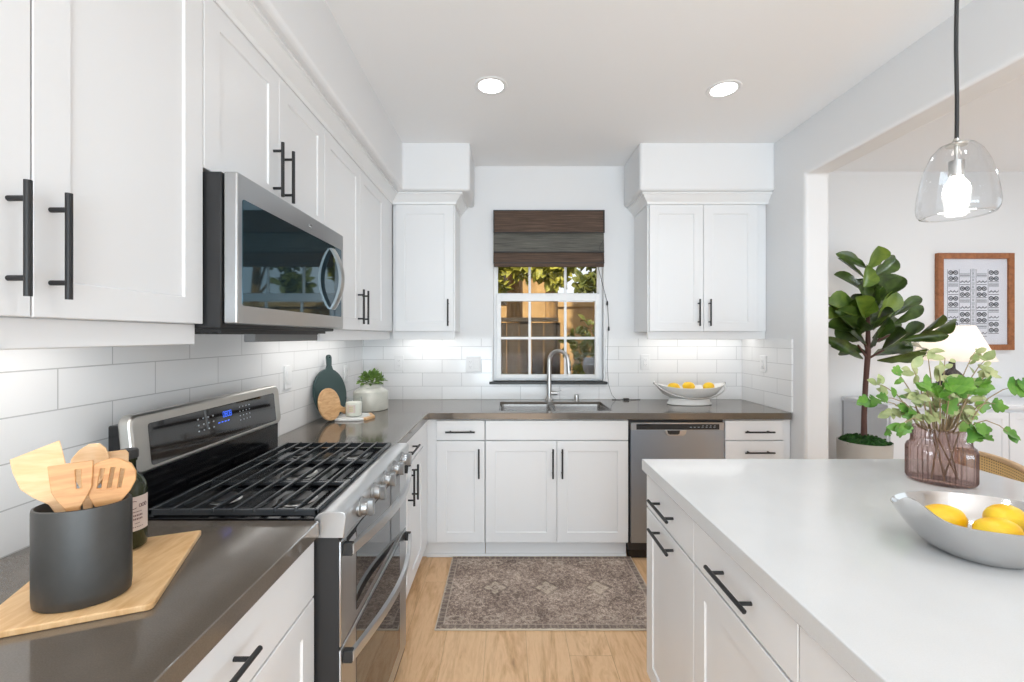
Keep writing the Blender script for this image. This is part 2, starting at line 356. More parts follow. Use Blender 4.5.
# ------------------------------------------------------------------ mesh helpers
def obj(name, bm, mat, parent=None, bevel=0.0, seg=2, smooth=35, kind=None, label=None, loc=None):
    """links bm (world coordinates) as one mesh object; under a parent its origin is the thing's base"""
    if isinstance(bm, MB): bm = bm.bm
    bmesh.ops.recalc_face_normals(bm, faces=bm.faces[:])
    org = Vector((0, 0, 0))
    if parent is not None:
        org = Vector(parent['_o'])
    elif loc is not None:
        org = Vector(loc)
    bmesh.ops.translate(bm, verts=bm.verts[:], vec=-org)
    me = bpy.data.meshes.new(name); bm.to_mesh(me); bm.free()
    for m in (mat if isinstance(mat, (list, tuple)) else [mat]): me.materials.append(m)
    if smooth:
        me.shade_smooth(); me.set_sharp_from_angle(angle=math.radians(smooth))
    o = bpy.data.objects.new(name, me); C.objects.link(o)
    if parent is not None: o.parent = parent
    else: o.location = org
    o['_o'] = tuple(org)
    if bevel:
        b = o.modifiers.new('edges', 'BEVEL'); b.width = bevel; b.segments = seg; b.limit_method = 'ANGLE'; b.angle_limit = math.radians(40)
        b.harden_normals = False
    if kind: o['kind'] = kind
    if label: o['label'] = label
    return o
def thing(name, label, cat, loc, group=None):
    o = bpy.data.objects.new(name, None); C.objects.link(o); o.location = loc; o['_o'] = tuple(loc)
    o.empty_display_size = 0.05
    o['label'] = label; o['category'] = cat
    if group: o['group'] = group
    return o
def tag(o, label, cat, group=None, kind=None):
    o['label'] = label; o['category'] = cat
    if group: o['group'] = group
    if kind: o['kind'] = kind
    return o
def copy_tree(o, parent=None):
    c = o.copy(); C.objects.link(c)
    if parent is not None: c.parent = parent
    for ch in list(o.children): copy_tree(ch, c)
    return c

class MB:
    def __init__(s): s.bm = bmesh.new()
    def quad(s, pts, mi=0):
        f = s.bm.faces.new([s.bm.verts.new(p) for p in pts]); f.material_index = mi; return f
    def box(s, x0, x1, y0, y1, z0, z1, mi=0):
        v = [s.bm.verts.new((x, y, z)) for x in (x0, x1) for y in (y0, y1) for z in (z0, z1)]
        for f in ((0, 1, 3, 2), (4, 6, 7, 5), (0, 4, 5, 1), (2, 3, 7, 6), (0, 2, 6, 4), (1, 5, 7, 3)):
            s.bm.faces.new([v[i] for i in f]).material_index = mi
        return s
    def rings(s, rings, cap0=True, cap1=True, closed=True, loop=False, mi=0):
        vs_ = [[s.bm.verts.new(p) for p in r] for r in rings]
        n = len(vs_[0]); m = len(vs_)
        for i in range(m if loop else m-1):
            a, b = vs_[i], vs_[(i+1) % m]
            for j in range(n if closed else n-1):
                k = (j+1) % n
                s.bm.faces.new((a[j], a[k], b[k], b[j])).material_index = mi
        if not loop:
            if cap0: s.bm.faces.new(vs_[0][::-1]).material_index = mi
            if cap1: s.bm.faces.new(vs_[-1]).material_index = mi
        return s
    def tube(s, pts, r, seg=10, loop=False, mi=0, flat=None):
        pts = [Vector(p) for p in pts]; n = len(pts); rs = r if isinstance(r, (list, tuple)) else [r]*n
        out = []; ref = None
        for i in range(n):
            if loop: d = pts[(i+1) % n]-pts[i-1]
            else: d = pts[min(i+1, n-1)]-pts[max(i-1, 0)]
            d.normalize()
            if ref is None:
                ref = Vector((0, 0, 1)) if abs(d.z) < 0.9 else Vector((0, 1, 0))
            a = d.cross(ref)
            if a.length < 1e-6: a = d.orthogonal()
            a.normalize(); b = a.cross(d).normalized(); ref = b
            fa, fb = flat or (1, 1)
            out.append([pts[i]+a*math.cos(t)*rs[i]*fa+b*math.sin(t)*rs[i]*fb for t in [2*PI*k/seg for k in range(seg)]])
        return s.rings(out, loop=loop, mi=mi)
    def lathe(s, prof, c=(0, 0, 0), seg=28, sx=1, sy=1, cap0=True, cap1=True, mat=None, mi=0, rot=0):
        out = []
        for r, z in prof:
            ring = []
            for k in range(seg):
                a = 2*PI*k/seg
                x, y = r*math.cos(a)*sx, r*math.sin(a)*sy
                p = Vector((x*math.cos(rot)-y*math.sin(rot), x*math.sin(rot)+y*math.cos(rot), z))
                if mat is not None: p = mat @ p
                ring.append(p+Vector(c))
            out.append(ring)
        return s.rings(out, cap0, cap1, mi=mi)
    def prism(s, poly, fn, h0, h1, mi=0):
        """poly 2d outline; fn(a,b,h)->point"""
        return s.rings([[fn(a, b, h0) for a, b in poly], [fn(a, b, h1) for a, b in poly]], mi=mi)
    def ball(s, c, r, mat=None, u=16, v=10, mi=0):
        prof = [(max(1e-4, math.sin(PI*i/v)), -math.cos(PI*i/v)) for i in range(v+1)]
        rx, ry, rz = r if isinstance(r, (tuple, list)) else (r, r, r)
        S = Matrix.Diagonal((rx, ry, rz))
        if mat is not None: S = mat @ S
        return s.lathe(prof, c, u, mat=S, mi=mi)
def rrect(a0, a1, b0, b1, r, n=5):
    out = []
    for (ca, cb, s0) in ((a1-r, b0+r, -PI/2), (a1-r, b1-r, 0), (a0+r, b1-r, PI/2), (a0+r, b0+r, PI)):
        for k in range(n+1):
            t = s0+PI/2*k/n; out.append((ca+r*math.cos(t), cb+r*math.sin(t)))
    return out
def struct(name, bm, mat, bevel=0.0, smooth=35, seg=3):
    return obj(name, bm, mat, None, bevel, seg, smooth, kind='structure')

# ------------------------------------------------------------------ the setting
LX, BY, RX0, RX1 = -1.12, 3.39, 1.815, 1.967       # left wall, back wall, right wall faces
YR, DX, DY, DC = -3.2, 5.3, 3.9, 2.887              # rear of the room, dining room extents
struct('floor', MB().box(LX-0.1, DX+0.1, YR, DY+0.1, -0.08, 0), M['floor'])
struct('ceiling', MB().box(LX-0.1, RX1, YR, BY+0.1, CEIL, CEIL+0.1), M['ceil'])
struct('ceiling_dining', MB().box(RX1, DX+0.1, YR, DY+0.1, DC, DC+0.1), M['ceil'])
struct('wall_left', MB().box(LX-0.1, LX, YR, BY+0.16, 0, CEIL), M['wall'])
# back wall around the window opening
WX0, WX1, WZ0, WZ1 = -0.105, 0.745, 1.08, 2.395
bmw = MB()
def plate_with_hole(mb, xs, zs, y0, y1, hole):
    hx0, hx1, hz0, hz1 = hole
    for x0, x1, z0, z1 in ((xs[0], hx0, zs[0], zs[1]), (hx1, xs[1], zs[0], zs[1]), (hx0, hx1, zs[0], hz0), (hx0, hx1, hz1, zs[1])):
        mb.box(x0, x1, y0, y1, z0, z1)
plate_with_hole(bmw, (LX, RX1), (0, CEIL), BY, BY+0.16, (WX0, WX1, WZ0, WZ1))
struct('wall_back', bmw, M['wall'], smooth=0)
wr = MB(); wr.box(RX0, RX1, 2.68, BY, 0, 2.417)
wr.box(RX0, RX1, YR, BY, 2.417, CEIL)
bm_ = wr.bm
wr2 = MB().prism([(YR, 2.417), (2.68, 2.417), (2.68, 0), (BY+0.16, 0), (BY+0.16, DC), (YR, DC)], lambda a, b, h: (h, a, b), RX0, RX1)
bm_.free()
struct('wall_right', wr2, M['wall'], 0.018, 35, 4)
struct('wall_dining', MB().box(RX1-0.1, DX+0.1, DY, DY+0.1, 0, DC), M['wall'])
struct('wall_dining_return', MB().box(RX0, RX1-0.001, BY+0.16, DY, 0, DC), M['wall'])
wd = MB()
for y0, y1, z0, z1 in ((YR, 0.1, 0, DC), (2.3, DY, 0, DC), (0.1, 2.3, 0, 0.65), (0.1, 2.3, 2.35, DC)): wd.box(DX, DX+0.1, y0, y1, z0, z1)
struct('wall_dining_side', wd, M['wall'], smooth=0)
wb = MB()
for x0, x1, z0, z1 in ((LX, -1.0, 0, DC), (2.2, DX+0.1, 0, DC), (-1.0, 2.2, 2.4, DC), (-1.0, 2.2, 0, 0.02)): wb.box(x0, x1, YR-0.1, YR, z0, z1)
struct('wall_rear', wb, M['wall'], smooth=0)
# soffit over the wall cabinets
SZ = 2.416
sf = MB().prism([(LX, YR), (-0.71, YR), (-0.71, 2.98), (-0.25, 2.98), (-0.25, BY), (LX, BY)], lambda a, b, h: (a, b, h), SZ, CEIL+0.02)
struct('wall_soffit_left', sf, M['wall'], 0.02, 35, 4)
sf = MB().prism([(0.90, 2.98), (RX0+0.005, 2.98), (RX0+0.005, BY), (0.90, BY)], lambda a, b, h: (a, b, h), SZ, CEIL+0.02)
struct('wall_soffit_right', sf, M['wall'], 0.02, 35, 4)

# tile splashbacks
T = 0.011
tb = MB(); plate_with_hole(tb, (LX, RX0), (0.943, 1.41), BY-T, BY, (WX0-0.012, WX1+0.012, 1.062, 1.411))
struct('wall_tile_back', tb, M['tileback'], smooth=0)
struct('wall_tile_left', MB().box(LX, LX+T, 0.2, BY-T, 0.85, 1.50), M['tileleft'], smooth=0)
struct('wall_tile_right', MB().box(RX0-T, RX0, 2.79, BY-T, 0.943, 1.41), M['tileright'], smooth=0)
# dark window ledge
struct('trim_window_ledge', MB().box(WX0-0.03, WX1+0.025, BY-0.028, BY+0.09, 1.060, 1.080), M['ledge'], 0.003)
# baseboard visible in the dining room
struct('baseboard_dining', MB().box(RX1, DX, DY-0.015, DY, 0, 0.11), M['trimw'], 0.004)

# crown moulding along the cabinet tops
def crown(name, path):
    prof = [(0.0, 2.345), (0.008, 2.345), (0.012, 2.362), (0.020, 2.370), (0.042, 2.396), (0.046, 2.402), (0.056, 2.404), (0.056, 2.4155), (0.0, 2.4155)]
    rings = []
    P = [Vector(p) for p in path]
    for i, p in enumerate(P):
        d0 = (P[i]-P[i-1]).normalized() if i else (P[1]-P[0]).normalized()
        d1 = (P[i+1]-P[i]).normalized() if i < len(P)-1 else d0
        n0, n1 = Vector((d0.y, -d0.x)), Vector((d1.y, -d1.x))
        m = (n0+n1).normalized(); m = m/max(0.3, m.dot(n0))
        rings.append([(p.x+m.x*o, p.y+m.y*o, z) for o, z in prof])
    struct(name, MB().rings(rings), M['trimw'], smooth=25)
UFX, UFY = -0.80, 3.06          # door faces of the wall cabinets
crown('trim_1', [(UFX-0.004, 0.30), (UFX-0.004, UFY+0.004), (-0.362, UFY+0.004), (-0.362, BY)])
crown('trim_2', [(0.982, BY), (0.982, UFY+0.004), (RX0, UFY+0.004)])

# ------------------------------------------------------------------ cabinets
def fr_left(X): return lambda u, v, w: (X+w, u, v)       # faces +x, u = y
def fr_back(Y): return lambda u, v, w: (u, Y-w, v)       # faces -y, u = x
def fr_isl(X): return lambda u, v, w: (X-w, u, v)        # faces -x, u = y
def shaker(fr, u0, u1, v0, v1, flat=False, rail=0.064, t=0.019):
    def ring(i, w): return [fr(u0+i, v0+i, w), fr(u1-i, v0+i, w), fr(u1-i, v1-i, w), fr(u0+i, v1-i, w)]
    rs = [ring(0, -t), ring(0, -0.0015), ring(0.0015, 0)]
    if not flat: rs += [ring(rail, 0), ring(rail+0.003, -0.0052)]
    return MB().rings(rs)
def pull(fr, u, v, vert, L=0.186, sp=0.128, r=0.0056, so_=0.032):
    mb = MB(); P = (lambda s, w: fr(u, v+s, w)) if vert else (lambda s, w: fr(u+s, v, w))
    mb.tube([P(-L/2, so_), P(L/2, so_)], r, 12)
    for s in (-sp/2, sp/2): mb.tube([P(s, 0.0), P(s, so_)], 0.0046, 10)
    return mb
def front(name, par, fr, u0, u1, v0, v1, flat=False, pl=None):
    d = obj(name, shaker(fr, u0, u1, v0, v1, flat), M['cab'], par, smooth=0)
    if pl: obj('handle', pull(fr, *pl), M['black'], d)
    return d
def body(par, boxes, bevel=0.001):
    mb = MB()
    for b in boxes: mb.box(*b)
    return obj('carcass', mb, M['cab'], par, bevel, 1, smooth=0)
def rail_(par, b): return obj('light_rail', MB().box(*b), M['cab'], par, 0.003, 2)

# wall cabinets, left wall
ZB, ZT, RL = 1.462, 2.352, 1.407
fl = fr_left(UFX); CF = UFX-0.020
t = thing('wall_cabinet', 'white two-door wall cabinet nearest the camera, left of the microwave', 'cabinet', (-0.95, 0.74, ZB))
body(t, [(LX, CF, 0.322, 1.158, ZB, ZT)])
front('door', t, fl, 0.324, 0.7395, ZB, ZT-0.008, pl=(0.7395-0.034, 1.587, True))
front('door', t, fl, 0.7425, 1.158, ZB, ZT-0.008, pl=(0.7425+0.029, 1.587, True))
rail_(t, (-0.845, -0.822, 0.322, 1.160, RL, ZB))
t = thing('wall_cabinet', 'short white two-door wall cabinet directly above the microwave', 'cabinet', (-0.95, 1.545, 1.875))
body(t, [(LX, CF, 1.162, 1.928, 1.875, ZT)])
front('door', t, fl, 1.162, 1.5435, 1.875, ZT-0.008, pl=(1.5435-0.036, 2.0, True))
front('door', t, fl, 1.5465, 1.928, 1.875, ZT-0.008, pl=(1.5465+0.036, 2.0, True))
t = thing('wall_cabinet', 'white two-door wall cabinet between the microwave and the room corner', 'cabinet', (-0.95, 2.45, ZB))
body(t, [(LX, CF, 1.932, UFY+0.018, ZB, ZT), (CF, UFX-0.002, 2.873, UFY+0.018, ZB, ZT)])
front('door', t, fl, 1.932, 2.3985, ZB, ZT-0.008, pl=(2.3985-0.036, 1.587, True))
front('door', t, fl, 2.4015, 2.870, ZB, ZT-0.008, pl=(2.4015+0.036, 1.587, True))
rail_(t, (-0.845, -0.822, 1.940, UFY+0.022, RL, ZB))
# wall cabinets, back wall
fb = fr_back(UFY); CB = UFY+0.020
t = thing('wall_cabinet', 'white single-door wall cabinet on the back wall left of the window', 'cabinet', (-0.59, 3.22, ZB))
body(t, [(-0.798, -0.362, CB, BY, ZB, ZT)])
front('door', t, fb, -0.775, -0.372, ZB, ZT-0.008, pl=(-0.372-0.036, 1.592, True))
rail_(t, (-0.800, -0.366, UFY+0.022, UFY+0.045, RL, ZB))
t = thing('wall_cabinet', 'white two-door wall cabinet on the back wall right of the window', 'cabinet', (1.4, 3.22, ZB))
body(t, [(0.982, RX0-0.002, CB, BY, ZB, ZT)])
front('door', t, fb, 0.992, 1.3655, ZB, ZT-0.008, pl=(1.3655-0.036, 1.592, True))
front('door', t, fb, 1.3685, 1.742, ZB, ZT-0.008, pl=(1.3685+0.036, 1.592, True))
rail_(t, (0.986, RX0-0.004, UFY+0.022, UFY+0.045, RL, ZB))

# base cabinets
CT, CTH = 0.943, 0.043                 # worktop height and thickness
BFX, BFY = -0.507, 2.797               # door faces
KZ = 0.105; BT = CT-CTH-0.002
fl = fr_left(BFX); fb = fr_back(BFY)
def base(par, x0, x1, y0, y1, kick, extra=()):
    body(par, [(x0, x1, y0, y1, KZ, BT)]+list(extra))
    obj('toe_kick', MB().box(*kick), M['cab'], par, 0.002, 1)
t = thing('base_cabinet', 'white base cabinet under the near worktop, on the camera side of the range', 'cabinet', (-0.8, 0.7, 0))
base(t, LX+0.02, BFX-0.02, 0.30, 1.158, (LX+0.02, BFX-0.08, 0.30, 1.158, 0, KZ))
front('drawer', t, fl, 0.404, 1.157, 0.748, BT-0.006, True, (0.753, 0.830, False))
front('door', t, fl, 0.404, 0.779, KZ+0.006, 0.742, pl=(0.779-0.036, 0.62, True))
front('door', t, fl, 0.782, 1.157, KZ+0.006, 0.742, pl=(0.782+0.036, 0.62, True))
t = thing('base_cabinet', 'white base cabinet on the left wall between the range and the corner', 'cabinet', (-0.8, 2.4, 0))
base(t, LX+0.02, BFX-0.02, 1.934, BFY+0.016, (LX+0.02, BFX-0.08, 1.934, BFY+0.02, 0, KZ), [(BFX-0.02, BFX-0.002, 2.668, BFY+0.016, KZ, BT)])
front('drawer', t, fl, 1.936, 2.665, 0.765, BT-0.006, True, (2.30, 0.838, False))
front('door', t, fl, 1.936, 2.2985, KZ, 0.757, pl=(2.2985-0.045, 0.652, True))
front('door', t, fl, 2.3015, 2.665, KZ, 0.757, pl=(2.3015+0.045, 0.652, True))
kb = BFY+0.055
t = thing('base_cabinet', 'narrow white base cabinet with one drawer and door left of the sink cabinet', 'cabinet', (-0.3, 3.1, 0))
base(t, BFX-0.019, -0.141, BFY+0.02, BY-0.02, (BFX-0.1, -0.141, kb, kb+0.02, 0, KZ))
front('drawer', t, fb, -0.449, -0.1425, 0.769, BT-0.006, True, (-0.295, 0.824, False))
front('door', t, fb, -0.449, -0.1425, KZ+0.012, 0.762, pl=(-0.1425-0.035, 0.625, True))
t = thing('base_cabinet', 'wide white sink base cabinet with two doors under the window', 'cabinet', (0.32, 3.1, 0))
body(t, [(-0.138, 0.772, BFY+0.02, BFY+0.045, KZ, BT), (-0.138, -0.12, BFY+0.045, BY-0.02, KZ, BT), (0.754, 0.772, BFY+0.045, BY-0.02, KZ, BT), (-0.12, 0.754, BFY+0.045, BY-0.02, KZ, KZ+0.02)])
obj('toe_kick', MB().box(-0.138, 0.772, kb, kb+0.02, 0, KZ), M['cab'], t, 0.002, 1)
front('false_drawer_front', t, fb, -0.1365, 0.770, 0.769, BT-0.006, True)
front('door', t, fb, -0.1365, 0.3155, KZ+0.012, 0.762, pl=(0.3155-0.026, 0.625, True))
front('door', t, fb, 0.3185, 0.770, KZ+0.012, 0.762, pl=(0.3185+0.030, 0.625, True))
t = thing('drawer_cabinet', 'white stacked-drawer base cabinet right of the dishwasher', 'cabinet', (1.59, 3.1, 0))
base(t, 1.385, RX0-0.002, BFY+0.02, BY-0.02, (1.385, RX0-0.002, kb, kb+0.02, 0, KZ))
for v0, v1, vh in ((0.769, BT-0.006, 0.824), (0.60, 0.762, 0.694), (0.36, 0.594, 0.52), (KZ+0.012, 0.354, 0.28)):
    front('drawer', t, fb, 1.388, 1.760, v0, v1, True, (1.592, vh, False))

# shoe moulding at the foot of the back cabinets
struct('trim_3', MB().box(-0.52, 0.772, kb-0.012, kb, 0, 0.022), M['trimw'], 0.005)

# ------------------------------------------------------------------ worktops
def slab(name, outline, holes, z0, z1, mat, label):
    bm = bmesh.new(); edges = []
    for lp in [outline]+holes:
        vs_ = [bm.verts.new((x, y, z1)) for x, y in lp]
        edges += [bm.edges.new((vs_[i], vs_[(i+1) % len(vs_)])) for i in range(len(vs_))]
    bmesh.ops.triangle_fill(bm, edges=edges, use_beauty=True)
    if holes:
        for f in [f for f in bm.faces if any(inside(f.calc_center_median(), h) for h in holes)]: bm.faces.remove(f)
    r = bmesh.ops.extrude_face_region(bm, geom=bm.faces[:])
    bmesh.ops.translate(bm, verts=[v for v in r['geom'] if isinstance(v, bmesh.types.BMVert)], vec=(0, 0, z0-z1))
    o = obj(name, bm, mat, None, 0.0028, 2, 30); tag(o, label, 'worktop'); return o
def inside(p, poly):
    c = False; n = len(poly)
    for i in range(n):
        (x0, y0), (x1, y1) = poly[i], poly[(i+1) % n]
        if (y0 > p.y) != (y1 > p.y) and p.x < (x1-x0)*(p.y-y0)/(y1-y0)+x0: c = not c
    return c
EX, EY = -0.497, 2.785
SX0, SX1, SY0, SY1 = -0.050, 0.690, 2.865, 3.262
slab('worktop', [(LX+T+0.001, 0.25), (EX, 0.25), (EX, 1.163), (LX+T+0.001, 1.163)], [], CT-CTH, CT, M['quartz'], 'brown-grey quartz worktop at near left with the cutting board on it')
slab('worktop', [(LX+T+0.001, 1.928), (EX, 1.928), (EX, EY), (RX0-T-0.001, EY), (RX0-T-0.001, BY-T-0.001), (LX+T+0.001, BY-T-0.001)],
     [rrect(SX0, SX1, SY0, SY1, 0.02, 3)], CT-CTH, CT, M['quartz'], 'L-shaped glossy brown-grey quartz worktop around the sink and corner')

# ------------------------------------------------------------------ island
IX0, IX1, IY0, IY1 = 0.534, 1.72, -0.3, 1.745
slab('island_worktop', [(IX0, IY0), (IX1, IY0), (IX1, IY1), (IX0, IY1)], [], CT-CTH, CT, M['islandquartz'], 'white quartz island worktop holding the vase and metal bowl')
fi = fr_isl(0.546)
t = thing('island_cabinet', 'white island base cabinet with drawers and doors facing the range', 'cabinet', (1.0, 0.8, 0))
body(t, [(0.566, 1.42, -0.27, 1.722, KZ, BT)])
obj('toe_kick', MB().box(0.62, 1.40, -0.25, 1.69, 0, KZ), M['cab'], t)
front('drawer', t, fi, 1.287, 1.720, 0.768, BT-0.006, True, (1.510, 0.830, False))
front('door', t, fi, 1.287, 1.720, KZ+0.012, 0.761, pl=(1.510, 0.725, False))
front('drawer', t, fi, 0.826, 1.283, 0.768, BT-0.006, True, (1.047, 0.832, False))
front('door', t, fi, 0.826, 1.283, KZ+0.012, 0.761, pl=(0.86, 0.62, True))
front('drawer', t, fi, 0.365, 0.822, 0.768, BT-0.006, True, (0.59, 0.832, False))
front('door', t, fi, 0.365, 0.822, KZ+0.012, 0.761, pl=(0.79, 0.62, True))

# ------------------------------------------------------------------ range
Y0, Y1 = 1.168, 1.924
t = thing('range', 'stainless and black freestanding gas range with two ovens on left wall', 'range', (-0.8, 1.545, 0))
obj('body', MB().box(-1.10, -0.447, Y0+0.002, Y1-0.002, 0.06, 0.915), M['blackmat'], t, 0.002, 1)
ck = MB().box(-1.00, -0.492, Y0+0.003, Y1-0.003, 0.915, 0.944)
ck.box(-0.960, -0.505, Y0+0.02, Y1-0.02, 0.944, 0.946)
obj('cooktop', ck, M['blackgloss'], t, 0.003, 2)
obj('control_fascia', MB().prism([(-0.512, 0.945), (-0.500, 0.958), (-0.484, 0.963), (-0.438, 0.963), (-0.431, 0.959), (-0.428, 0.950), (-0.434, 0.893), (-0.512, 0.893)],
    lambda a, b, h: (a, h, b), Y0, Y1), M['steelh'], t, 0.002, 2, label='polished steel strip carrying the knobs')
for ky in (1.29, 1.415, 1.54, 1.665, 1.79):
    k = MB(); rot = Matrix.Rotation(PI/2, 3, 'Y'); z = 0.930
    k.lathe([(0.029, 0), (0.029, 0.006), (0.024, 0.010), (0.023, 0.018), (0.021, 0.026)], (-0.431, ky, z), 24, mat=rot)
    k.prism(rrect(-0.024, 0.024, -0.0105, 0.0105, 0.006, 4), lambda a, b, h: (h, ky+b, z+a), -0.406, -0.390)
    obj('knob', k, M['knobsteel'], t, 0.001, 1)
# backguard
lean = lambda z: -(z-1.055)*0.10
bgp = MB().prism(rrect(Y0-0.002, Y1+0.002, 1.055, 1.216, 0.026, 6), lambda a, b, h: (h+lean(b), a, b), -1.022, -0.985)
obj('backguard', bgp, M['steelsatin'], t, 0.008, 3, label='satin steel backguard')
bb = MB().box(-1.064, -1.015, Y0+0.004, Y1-0.004, 0.93, 1.19)
bb.box(-1.05, -0.998, Y0+0.004, Y1-0.004, 0.93, 1.07)
obj('backguard_base', bb, M['blackgloss'], t, 0.004, 2, label='black gloss panel below the steel backguard')
gp = MB().prism(rrect(1.222, 1.880, 1.070, 1.187, 0.008, 3), lambda a, b, h: (h+lean(b), a, b), -0.986, -0.9835)
g = obj('control_panel', gp, M['panelglass'], t, smooth=20)
face = lambda y, z: (-0.9829+lean(z), y, z)
dm = MB()
def tick(mb, y, z, wy, wz): mb.quad([face(y-wy/2, z-wz/2), face(y+wy/2, z-wz/2), face(y+wy/2, z+wz/2), face(y-wy/2, z+wz/2)])
for k, dy in enumerate((-0.019, -0.0065, 0.0065, 0.019)):
    yy = 1.562+dy; zz = 1.155
    tick(dm, yy-0.004, zz, 0.0018, 0.018); tick(dm, yy+0.004, zz, 0.0018, 0.018); tick(dm, yy, zz+0.009, 0.009, 0.0018); tick(dm, yy, zz-0.009, 0.009, 0.0018)
    if k % 2: tick(dm, yy, zz, 0.008, 0.0018)
for yy in (1.515, 1.532, 1.549, 1.566): tick(dm, yy, 1.131, 0.010, 0.003)
obj('clock_display', dm, M['bluedisp'], g, smooth=0, label='glowing blue clock digits')
km = MB()
for i in range(4):
    for j in range(3): tick(km, 1.415+0.024*i, 1.123+0.019*j, 0.007, 0.0045)
obj('key_marks', km, M['keymark'], g, smooth=0)
km = MB()
for i in range(4):
    for j in range(4): tick(km, 1.635+0.02*i, 1.118+0.016*j, 0.006, 0.004)
obj('key_marks', km, M['keymark'], g, smooth=0)
# burners and grates
for (bx, by, br_) in ((-0.835, 1.305, 0.036), (-0.62, 1.305, 0.045), (-0.73, 1.546, 0.05), (-0.835, 1.787, 0.030), (-0.62, 1.787, 0.042)):
    b1 = obj('burner', MB().lathe([(br_*1.25, 0.944), (br_*1.2, 0.948), (br_*0.9, 0.952)], (bx, by, 0), 24), M['nickel'], t)
    obj('burner_cap', MB().lathe([(br_, 0.950), (br_*1.02, 0.953), (br_*0.9, 0.957)], (bx, by, 0), 24), M['blackmat'], b1)
GX0, GX1 = -0.960, -0.504
for gy0, gy1 in ((1.176, 1.424), (1.4275, 1.6645), (1.668, 1.916)):
    gm = MB()
    for x in (GX0, GX1-0.012): gm.box(x, x+0.012, gy0, gy1, 0.950, 0.968)
    for y in (gy0, gy1-0.012): gm.box(GX0, GX1, y, y+0.011, 0.949, 0.967 if (y < 1.19 or y > 1.90) else 0.961)
    for k in range(1, 8):
        x = GX0+0.007+(GX1-GX0-0.014)*k/8
        gm.box(x-0.0042, x+0.0042, gy0-0.0016, gy1+0.0016, 0.957, 0.970)
    for fx in (GX0, GX1-0.014):
        for fy in (gy0, gy1-0.014): gm.box(fx, fx+0.014, fy, fy+0.014, 0.944, 0.952)
    obj('grate', gm, M['iron'], t, 0.0022, 2)
# oven doors
def bow_handle(par, zc):
    n = 18; rs = []
    for i in range(n+1):
        s = i/n; y = Y0+0.018+(Y1-Y0-0.036)*s; x = -0.425+0.047*math.sin(PI*s)
        rs.append([(x+0.011, y, zc-0.013), (x+0.013, y, zc), (x+0.011, y, zc+0.013), (x-0.002, y, zc+0.014), (x-0.002, y, zc-0.014)])
    h = obj('handle', MB().rings(rs), M['steelh'], par, smooth=50)
    for y in (Y0+0.014, Y1-0.032):
        obj('end_cap', MB().box(-0.442, -0.416, y, y+0.018, zc-0.017, zc+0.017), M['blackmat'], h, 0.002, 1)
for (z0, z1, zh, g0, g1) in ((0.602, 0.884, 0.855, 0.628, 0.872), (0.085, 0.594, 0.566, 0.15, 0.583)):
    d = obj('oven_door', MB().box(-0.4475, -0.441, Y0, Y1, z0, z1), M['steel'], t, 0.003, 2)
    obj('door_glass', MB().prism(rrect(1.285, 1.806, g0, g1, 0.006, 3), lambda a, b, h: (h, a, b), -0.4415, -0.4393), M['darkglass'], d, smooth=20)
    bow_handle(d, zh)
    if z1 > 0.8:
        vm = MB()
        for k in range(4):
            for yv in (1.21, 1.38, 1.55, 1.72): vm.box(-0.4413, -0.4395, yv, yv+0.14, 0.8755-0.0042*k-0.0018, 0.8755-0.0042*k)
        obj('vent_slots', vm, M['blackmat'], d, smooth=0)
obj('toe_panel', MB().box(-0.52, -0.48, Y0+0.01, Y1-0.01, 0, 0.085), M['blackmat'], t)

# ------------------------------------------------------------------ microwave
m0, m1, mz0, mz1 = 1.166, 1.922, 1.462, 1.867
t = thing('microwave', 'stainless over-the-range microwave with curved handle under the wall cabinet', 'microwave', (-0.9, 1.545, mz0))
obj('housing', MB().box(LX+0.012, -0.757, m0, m1, mz0-0.012, mz1), M['blackmat'], t, 0.003, 1)
dp = MB().prism(rrect(m0, m1, mz0, mz1, 0.006, 3), lambda a, b, h: (h, a, b), -0.752, -0.715)
d = obj('door', dp, M['steel'], t, 0.004, 2)
obj('door_glass', MB().prism(rrect(1.188, 1.896, 1.512, 1.800, 0.008, 3), lambda a, b, h: (h, a, b), -0.7155, -0.7135), M['mwglass'], d, smooth=20)
hs = []
for i in range(17):
    s = i/16; z = 1.538+0.246*s; o_ = 0.040*math.sin(PI*s)**0.8
    x = -0.716+o_; yb = 1.79
    hs.append([(x+0.009, yb-0.020, z), (x+0.013, yb-0.008, z), (x+0.013, yb+0.008, z), (x+0.009, yb+0.020, z), (x-0.001, yb+0.020, z), (x-0.001, yb-0.020, z)])
obj('handle', MB().rings(hs), M['nickel'], d, smooth=50)
em = MB()
em.tube([(-0.7142, 1.60+0.011*math.cos(a), 1.828+0.007*math.sin(a)) for a in [2*PI*k/20 for k in range(20)]], 0.0009, 6, True)
for k in range(5): em.tube([(-0.7142, 1.594+0.003*k, 1.826), (-0.7142, 1.5955+0.003*k, 1.831)], 0.0008, 6)
obj('emblem', em, M['chrome'], d)
um = MB().box(-1.02, -0.78, 1.20, 1.89, mz0-0.022, mz0-0.010)
for k in range(9): um.box(-1.00+0.024*k, -0.99+0.024*k, 1.23, 1.86, mz0-0.026, mz0-0.021)
obj('vent_grille', um, M['blackmat'], t, smooth=0)
obj('grease_filter', MB().prism([(-0.835, 1.452), (-0.80, 1.452), (-0.798, 1.414), (-0.803, 1.411), (-0.835, 1.411)], lambda a, b, h: (a, h, b), 1.395, 1.855), M['filterdark'], t, 0.002, 1, label='grey filter flap below the housing')

